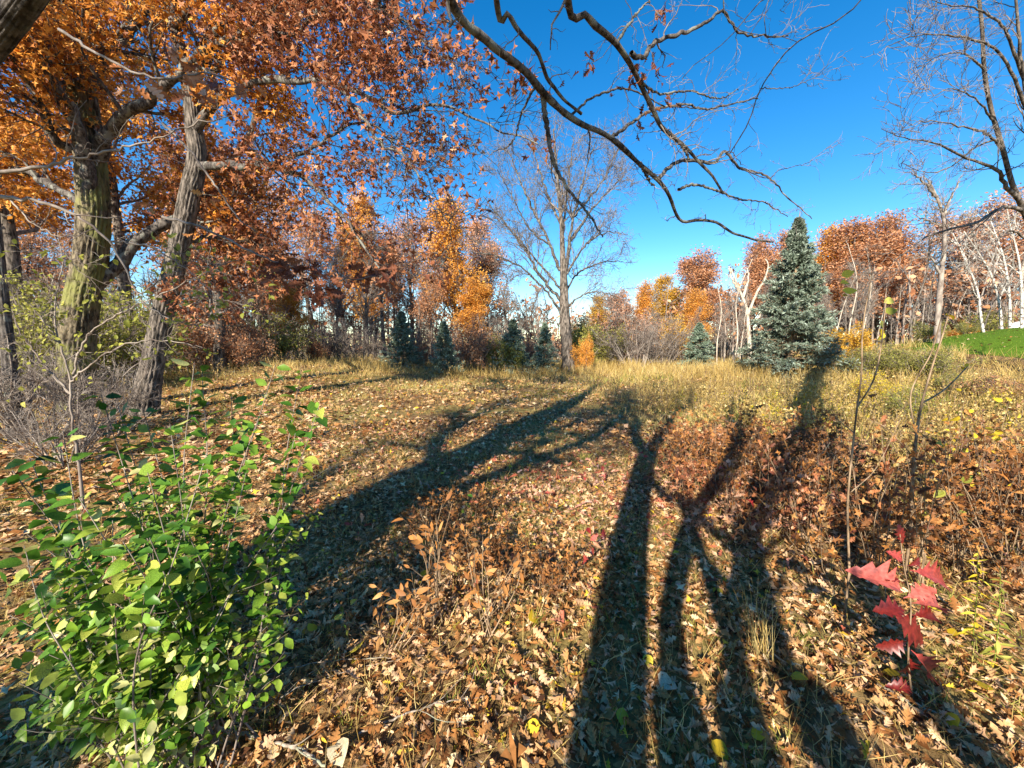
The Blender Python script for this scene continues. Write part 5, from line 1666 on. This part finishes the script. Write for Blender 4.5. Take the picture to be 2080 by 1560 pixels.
plant('sapling', 'dark forked sapling with drooping dark leaves, right of the yellow-leaved one', 'sapling',
      [[(1850, 1075, 3.2, 9), (1852, 980, 3.2, 8), (1862, 880, 3.2, 8), (1872, 820, 3.2, 7), (1895, 740, 3.2, 5), (1915, 680, 3.2, 4), (1935, 610, 3.2, 2.5)],
       [(1872, 820, 3.2, 5), (1920, 790, 3.25, 4), (1965, 745, 3.3, 3)], [(1862, 890, 3.2, 4), (1850, 800, 3.2, 4), (1890, 720, 3.2, 3), (1908, 660, 3.2, 3), (1920, 610, 3.2, 2)],
       [(1858, 930, 3.2, 3), (1800, 870, 3.1, 2), (1760, 850, 3.1, 1.5)]],
      [(1922, 622, 3.2, .10, PURP, (1, 0, .05), (0, -.3, 1)), (1920, 640, 3.2, .09, GOLD, (1, 0, -.1), (0, -.4, 1)), (1918, 656, 3.2, .10, PURP, (1, 0, -.15), (0, -.5, 1)), (1905, 662, 3.2, .09, PURP, (-1, 0, .15), (0, -.3, 1)),
       (1908, 610, 3.2, .06, PURP, (-1, 0, .1), (0, -.3, 1)), (1902, 680, 3.2, .05, PURP), (1960, 745, 3.3, .05, GOLD), (1968, 738, 3.3, .05, GOLD), (1975, 750, 3.3, .04, GOLD),
       (1870, 880, 3.2, .07, BROWN), (1885, 890, 3.2, .07, BROWN), (1845, 905, 3.2, .06, BROWN), (1895, 860, 3.2, .06, BROWN), (1840, 880, 3.2, .06, BROWN), (1860, 930, 3.2, .07, BROWN)], bark='bark_brown')


# withered brown saplings and oak sprouts: a cloud of curled leaves on a few stems
def sprout(name, label, cat, cx, by, top, half, n, sets, size, nst=4, group=None):
    b0 = gp(cx, by)
    b0[2] = float(ground(b0[0], b0[1]))
    Yd = b0[1]
    mb = MB()
    e = thing(name, label, cat, tuple(b0), group)
    PP = []
    for k in range(nst):
        tx = cx + R.uniform(-1, 1) * half
        q = px(tx, top + R.uniform(0, .35) * (by - top), Yd + R.uniform(-.35, .35))
        mid = b0 * .5 + q * .5 + np.array([R.normal(0, .05), R.normal(0, .05), .04])
        PP.append(spline([b0 + [R.normal(0, .04), R.normal(0, .04), -.02], mid, q], 14))
    PP = np.array(PP)
    rd = np.tile(np.linspace(.005, .0016, 14), (nst, 1))
    tubes(mb, PP, rd, 5)
    g = ramify(PP, rd, [dict(k=5, t0=.25, len=(.08, .28), seg=4, wob=.2, sides=3, rr=.6)], mb, .0012)
    link('stem', mb.mesh('stem', M['bark_brown'], b0), e)
    pa, da = on_twigs(g[0][0], max(1, int(n * .8 / len(g[0][0])) + 1), .3, 1)
    pb, db = on_twigs(PP, max(1, int(n * .2 / nst) + 1), .3, 1)
    pos, dd = np.concatenate([pa, pb]), np.concatenate([da, db])
    for i_ in R.permutation(len(pos))[:n]:
        d = unit(dd[i_] + R.normal(0, .6, 3) + [0, 0, -.35])
        leaf_obj(e, pick(sets), pos[i_], d, (R.normal(0, .6), R.normal(-.4, .5), R.uniform(.1, 1)), R.uniform(*size), b0)
    return e


SG = 'withered sprouts in the foreground'
sprout('withered_sapling', 'withered sapling with curled orange-brown leaves in the middle foreground', 'sapling', 880, 1270, 980, 55, 70, BLAN, (.045, .08), 8, SG)
sprout('withered_sapling', 'orange-brown withered sprout right of the curled-leaf sapling', 'sapling', 985, 1290, 1060, 75, 90, BLAN, (.045, .08), 8, SG)
sprout('withered_sapling', 'low withered brown sprout at the foot of the curled-leaf sapling', 'sapling', 800, 1330, 1190, 60, 60, BLAN, (.05, .08), 6, SG)
for a in ((1780, 1180, 850, 70, 80, BROWN + PURP, 'tall scrub of brown oak leaves around the yellow-leaved sapling'),
          (1870, 1190, 880, 70, 80, BROWN, 'brown oak scrub around the dark forked sapling'),
          (1960, 1170, 880, 80, 85, BROWN + LIME[:2], 'dark brown scrub at the right edge above the goldenrod'),
          (2050, 1180, 900, 60, 80, BROWN, 'dark brown oak scrub cut by the right edge'),
          (1640, 1120, 900, 80, 75, PURP + PINKM, 'dusky red oak sprout beside the curved shadow'),
          (1560, 1070, 895, 60, 50, PINKM + PURP, 'pinkish oak sprout left of the curved shadow'),
          (1700, 1070, 930, 50, 50, BROWN + LIME[:3], 'brown and green sprout behind the pale sapling stem'),
          (1480, 1060, 930, 40, 30, PINKM + REDM[:2], 'small rosy sprout between the shadows'),
          (2000, 1060, 800, 70, 60, BROWN + PINKM + GOLD, 'mixed brown and yellow sprout near the right edge'),
          (1930, 1000, 790, 70, 50, GOLD + BROWN + REDM[:2], 'yellow and red leaved sprout under the dark forked sapling')):
    sprout('oak_sprout', a[6], 'sprout', *a[:4], int(a[4] * 1.7), a[5], (.05, .095), 8, SG)
RG = 'red seedlings in the leaves'
for x, y, lab in ((1090, 1010, 'small red seedling right of the withered saplings'), (1160, 985, 'red seedling at the end of the left tree shadow'), (1240, 955, 'red seedling touching the trunk shadow'),
                  (1230, 1120, 'dull red seedling left of the trunk shadow'), (1170, 1130, 'dull red seedling in the sunlit leaves'), (960, 985, 'dark red seedling in the broad shadow'),
                  (1320, 945, 'rosy seedling right of the trunk shadow'), (740, 1090, 'red leaf seedling inside the broad diagonal shadow'), (1640, 880, 'red seedling by the curved shadow'), (1895, 935, 'red seedling in the dry grass on the right')):
    sprout('red_seedling', lab, 'seedling', x, y + 22, y - 30, 25, 7, REDM + PINKM, (.06, .10), 2, RG)
GG = 'green seedlings in the leaves'
for x, y, lab in ((955, 1040, 'small green seedling behind the withered saplings'), (1145, 1500, 'three-leaved green seedling at the bottom of the frame'), (700, 1270, 'green seedling in the shadow near the shrub'), (1500, 1540, 'green seedling in the dark shadow at the bottom')):
    sprout('green_seedling', lab, 'seedling', x, y + 15, y - 25, 18, 6, OVM[8:], (.045, .065), 2, GG)


# goldenrod stalk and clump of dead stems
def goldenrod(label, x, by, top, col):
    b0 = gp(x, by)
    b0[2] = float(ground(b0[0], b0[1]))
    q = px(x + 12, top, b0[1])
    P = spline([b0 - [0, 0, .02], (b0 + q) / 2 + [.01, 0, 0], q], 30)
    mb = MB()
    tubes(mb, P[None], np.linspace(.0035, .0012, 30)[None], 5)
    e = thing('goldenrod', label, 'goldenrod', tuple(b0), 'goldenrod stalks')
    link('stem', mb.mesh('stem', M['grass_green'], b0), e)
    ln = leafset(LAN_T, col, (.4, .7, .95))
    for i_ in range(34):
        t = .12 + .85 * i_ / 34
        c = P[int(t * 29)]
        a = i_ * 2.4
        leaf_obj(e, pick(ln), c, (math.cos(a), math.sin(a) * .7, .25 - .5 * (1 - t)), (0, -.4, 1), .075 * (1.1 - .7 * t) + .01, b0)


goldenrod('tall yellow-green goldenrod stalk right of the red seedling', 1975, 1310, 1110, 'leaf_gold')
goldenrod('shorter drying goldenrod stalk beside the taller one at the right', 2020, 1350, 1150, 'leaf_lime')
cb = gp(1548, 1335)
cb[2] = float(ground(cb[0], cb[1]))
mb = MB()
n = 34
st = cb + np.stack([R.normal(0, .035, n), R.normal(0, .03, n), np.full(n, -.01)], 1)
P = grow(st, unit(np.stack([R.normal(-.08, .13, n), R.normal(0, .12, n), np.ones(n)], 1)), R.uniform(.25, .55, n), 6, .04)
tubes(mb, P, taper(n, 6, np.full(n, .0022), np.full(n, .0009)), 4, tint=R.uniform(.3, 1, n))
e = thing('grass_clump', 'upright clump of dead straw stems standing between the tree shadows', 'grass clump', tuple(cb))
link('straw_tuft', mb.mesh('straw_tuft', M['grass_dry'], cb), e, kind='stuff')


# ------------------------------------------------------------------ understory tree with light branches, left
tr, cr = MB(), MB()
Y = 4.6
limbs = [(q_[0], q_[1] * .72) for q_ in [trace(*a, n=40, jit=.008) for a in (
    ([(160, 960), (146, 860), (142, 770), (122, 700), (110, 620), (125, 540), (118, 470)], Y, Y, 9, 2),
    ([(143, 775), (190, 735), (250, 702), (330, 690), (410, 706)], Y, Y - .6, 6, 1.5),
    ([(148, 760), (172, 690), (222, 650), (300, 612), (400, 562), (490, 520)], Y, Y - .3, 7, 1.5),
    ([(-40, 398), (20, 404), (80, 408), (160, 442), (235, 505), (280, 600), (330, 640), (410, 668)], Y - .9, Y - .9, 11, 2),
    ([(-40, 358), (40, 345), (110, 332), (180, 318), (260, 298), (320, 282), (400, 252), (475, 235)], Y - 1.1, Y - 1.1, 11, 2),
    ([(122, 700), (80, 640), (40, 600), (10, 560)], Y, Y - .4, 5, 1.5),
    ([(144, 800), (90, 740), (50, 690), (30, 640), (35, 580)], Y, Y + .3, 6, 1.5),
    ([(225, 490), (300, 500), (370, 540), (440, 600), (500, 620)], Y - .9, Y - .7, 5, 1.2),
    ([(280, 600), (340, 560), (400, 540), (470, 560)], Y - .9, Y - .6, 5, 1.2),
    ([(20, 404), (60, 450), (110, 480), (150, 540), (200, 580)], Y - .9, Y - .8, 5, 1.2),
)]]
b0 = limbs[0][0][0].copy()
b0[2] = float(ground(b0[0], b0[1]))
limbs[0][0][0] = b0 - [0, 0, .05]
# the two light branches fork from a stem that rises just outside the frame
sx = limbs[3][0][0]
extra = spline([(sx[0] - 1.3, sx[1] + .1, float(ground(sx[0] - 1.3, sx[1])) - .05), (sx[0] - 1.1, sx[1] + .05, sx[2] * .6), sx], 40)
limbs.append((extra, np.linspace(.05, .03, 40)))
limbs.append((spline([sx, (sx + limbs[4][0][0]) / 2 + [-.05, 0, 0], limbs[4][0][0]], 40), np.linspace(.03, .022, 40)))
LIMBS = limb_meshes(limbs, 8)
LP, LR = stack(limbs[:10])
g = ramify(LP, LR, [dict(k=10, t0=.2, len=(.2, .6), seg=6, wob=.2, sides=4, rr=.5), dict(k=5, t0=.2, len=(.08, .25), seg=4, wob=.25, sides=3, rr=.6)], tr, .0022)
e = thing('understory_tree', 'spindly understory tree with light grey branches and sparse yellow-green leaves at left', 'tree', tuple(b0))
for m_ in LIMBS:
    link('limb', m_.mesh('limb', M['bark_wood'], b0), e)
link('branchwork', tr.mesh('branchwork', M['bark_wood'], b0), e)
tw = g[1][0]
tw = tw[tw[:, 0, 2] < 2.9]
pos, d = on_twigs(tw, 2, .3, 1)
k = R.permutation(len(pos))[:620]
pos, d = pos[k], d[k]
for i_ in range(220):
    leaf_obj(e, pick(LIME), pos[i_], unit(d[i_] + R.normal(0, .5, 3)), (R.normal(0, .4), R.normal(-.3, .4), 1), R.uniform(.04, .075), b0)
place(cr, OV_T, pos[220:], unit(d[220:] + R.normal(0, .5, d[220:].shape)), R.normal(0, .5, d[220:].shape) + [0, -.3, 1], R.uniform(.035, .06, len(pos) - 220), np.clip(R.normal(.5, .25, len(pos) - 220), 0, 1))
link('foliage', cr.mesh('foliage', M['leaf_lime'], b0), e, kind='stuff')

# hanging sprigs of near oak leaves: dark cluster in mid-air and the pinkish leaves higher up
def sprig(label, stem, leaves_at, n, sets, size, Yd, group):
    P, r = trace(stem, Yd, Yd, 6, 2, 30, .005)
    mb = MB()
    tubes(mb, P[None], r[None], 6)
    e = thing('oak_sprig', label, 'sprig', tuple(P[0]), group)
    link('twig', mb.mesh('twig', M['bark_twig'], P[0]), e)
    for _ in range(n):
        cx, cy, sg = leaves_at[R.integers(0, len(leaves_at))]
        p = px(cx + R.normal(0, sg), cy + R.normal(0, sg * .55), Yd + R.normal(0, .12))
        leaf_obj(e, pick(sets), p, (R.normal(), R.normal(0, .5), R.normal(-.4, .4)), (R.normal(0, .5), -.8, R.normal(.3, .6)), R.uniform(*size), P[0])


SGp = 'oak sprigs hanging close to the camera'
sprig('maroon oak leaf sprig, coloured dark for shade, hanging in mid-air before the background trees', [(330, 440), (430, 470), (520, 515), (600, 545), (690, 570), (765, 560)],
      [(600, 535, 22), (645, 575, 20), (620, 560, 25), (735, 560, 22), (560, 550, 20), (655, 595, 14), (760, 545, 12)], 120, PURP[::4] + PURP[1::4], (.08, .13), 3.1, SGp)  # darkest tints only: the sprig's shade is put into its leaf colour
sprig('pinkish oak leaves hanging before the orange crown at upper left', [(120, 60), (200, 110), (280, 150), (350, 160), (430, 150), (520, 190)],
      [(275, 150, 20), (420, 155, 22), (390, 190, 18), (330, 100, 22), (500, 180, 25), (210, 190, 15)], 30, PINKM + PURP, (.10, .16), 2.9, SGp)
sprig('brown oak leaves hanging below the fork of the leaning oak', [(330, 250), (380, 300), (440, 380), (480, 440), (520, 470)],
      [(470, 460, 25), (310, 420, 20), (500, 490, 20), (420, 400, 20)], 24, PURP + BROWN, (.08, .13), 3.6, SGp)


# ------------------------------------------------------------------ fallen sticks and two large pale leaves
def stick(label, pts, w0, w1, forks=3, lift=.03):
    pp = np.array([gp(a, b) for a, b in pts])
    pp[:, 2] += lift + .015 * np.arange(len(pp)) % .04
    P = spline(pp, 30)
    P += R.normal(0, .003, P.shape)
    mb = MB()
    r = np.linspace(w0, w1, 30)
    tubes(mb, P[None], r[None], 7)
    ramify(P[None], r[None], [dict(k=forks, t0=.3, len=(.12, .35), a0=.3, a1=.7, seg=5, wob=.15, sides=5, rr=.6)], mb, .0012)
    c = P.mean(0)
    link('fallen_stick', mb.mesh('fallen_stick', M['stick'], c), loc=tuple(c), label=label, category='stick', group='fallen sticks')


stick('long thin fallen stick at the bottom, pointing to the right', [(730, 1500), (800, 1475), (900, 1448), (1000, 1425)], .006, .002)
stick('short lichen-grey stick at the foot of the green shrub', [(470, 1495), (540, 1520), (610, 1545), (660, 1570)], .010, .006, 2)
stick('thin orange-grey twig lying left of the pale leaf', [(440, 1425), (560, 1380), (680, 1360), (830, 1345)], .004, .0015)
stick('thin twig along the upper sunlit leaves beside the diagonal shadow', [(330, 1560), (470, 1500), (600, 1420), (720, 1370), (860, 1345)], .004, .0015, 4)
stick('pale straight twig rising from the leaf litter right of the shrub', [(560, 1035), (620, 1000), (690, 960)], .005, .003, 1, .12)
stick('grey stick half buried at the lower right', [(1780, 1400), (1850, 1440), (1900, 1470)], .007, .004, 1)
PALE = MB()
V, q = tmpl([(0, .02), (.1, .2), (.3, .42), (.55, .45), (.8, .33), (1, .05)], curl=.9, bend=-.35, wave=.07)
PALE.add(V, quads=q, tint=.9)
mp = leaf_mat('leaf_pale', [(0, (.42, .34, .2)), (1, (.58, .49, .32))], .2, mottle=.25, mscale=12)
pm = PALE.mesh('pale_leaf', mp)
for x, y, s, a, lab in ((690, 1525, .11, -1.2, 'large crumpled pale leaf lying at the bottom left of centre'), (1340, 1415, .12, .5, 'round pale leaf lying in the dark trunk shadow')):
    p = gp(x, y)
    o = link('pale_leaf', pm, label=lab, category='leaf', group='large pale fallen leaves')
    o.location = (p[0], p[1], p[2] + .06)
    o.scale = (s, s, s)
    o.rotation_euler = (.25, -.1, a)
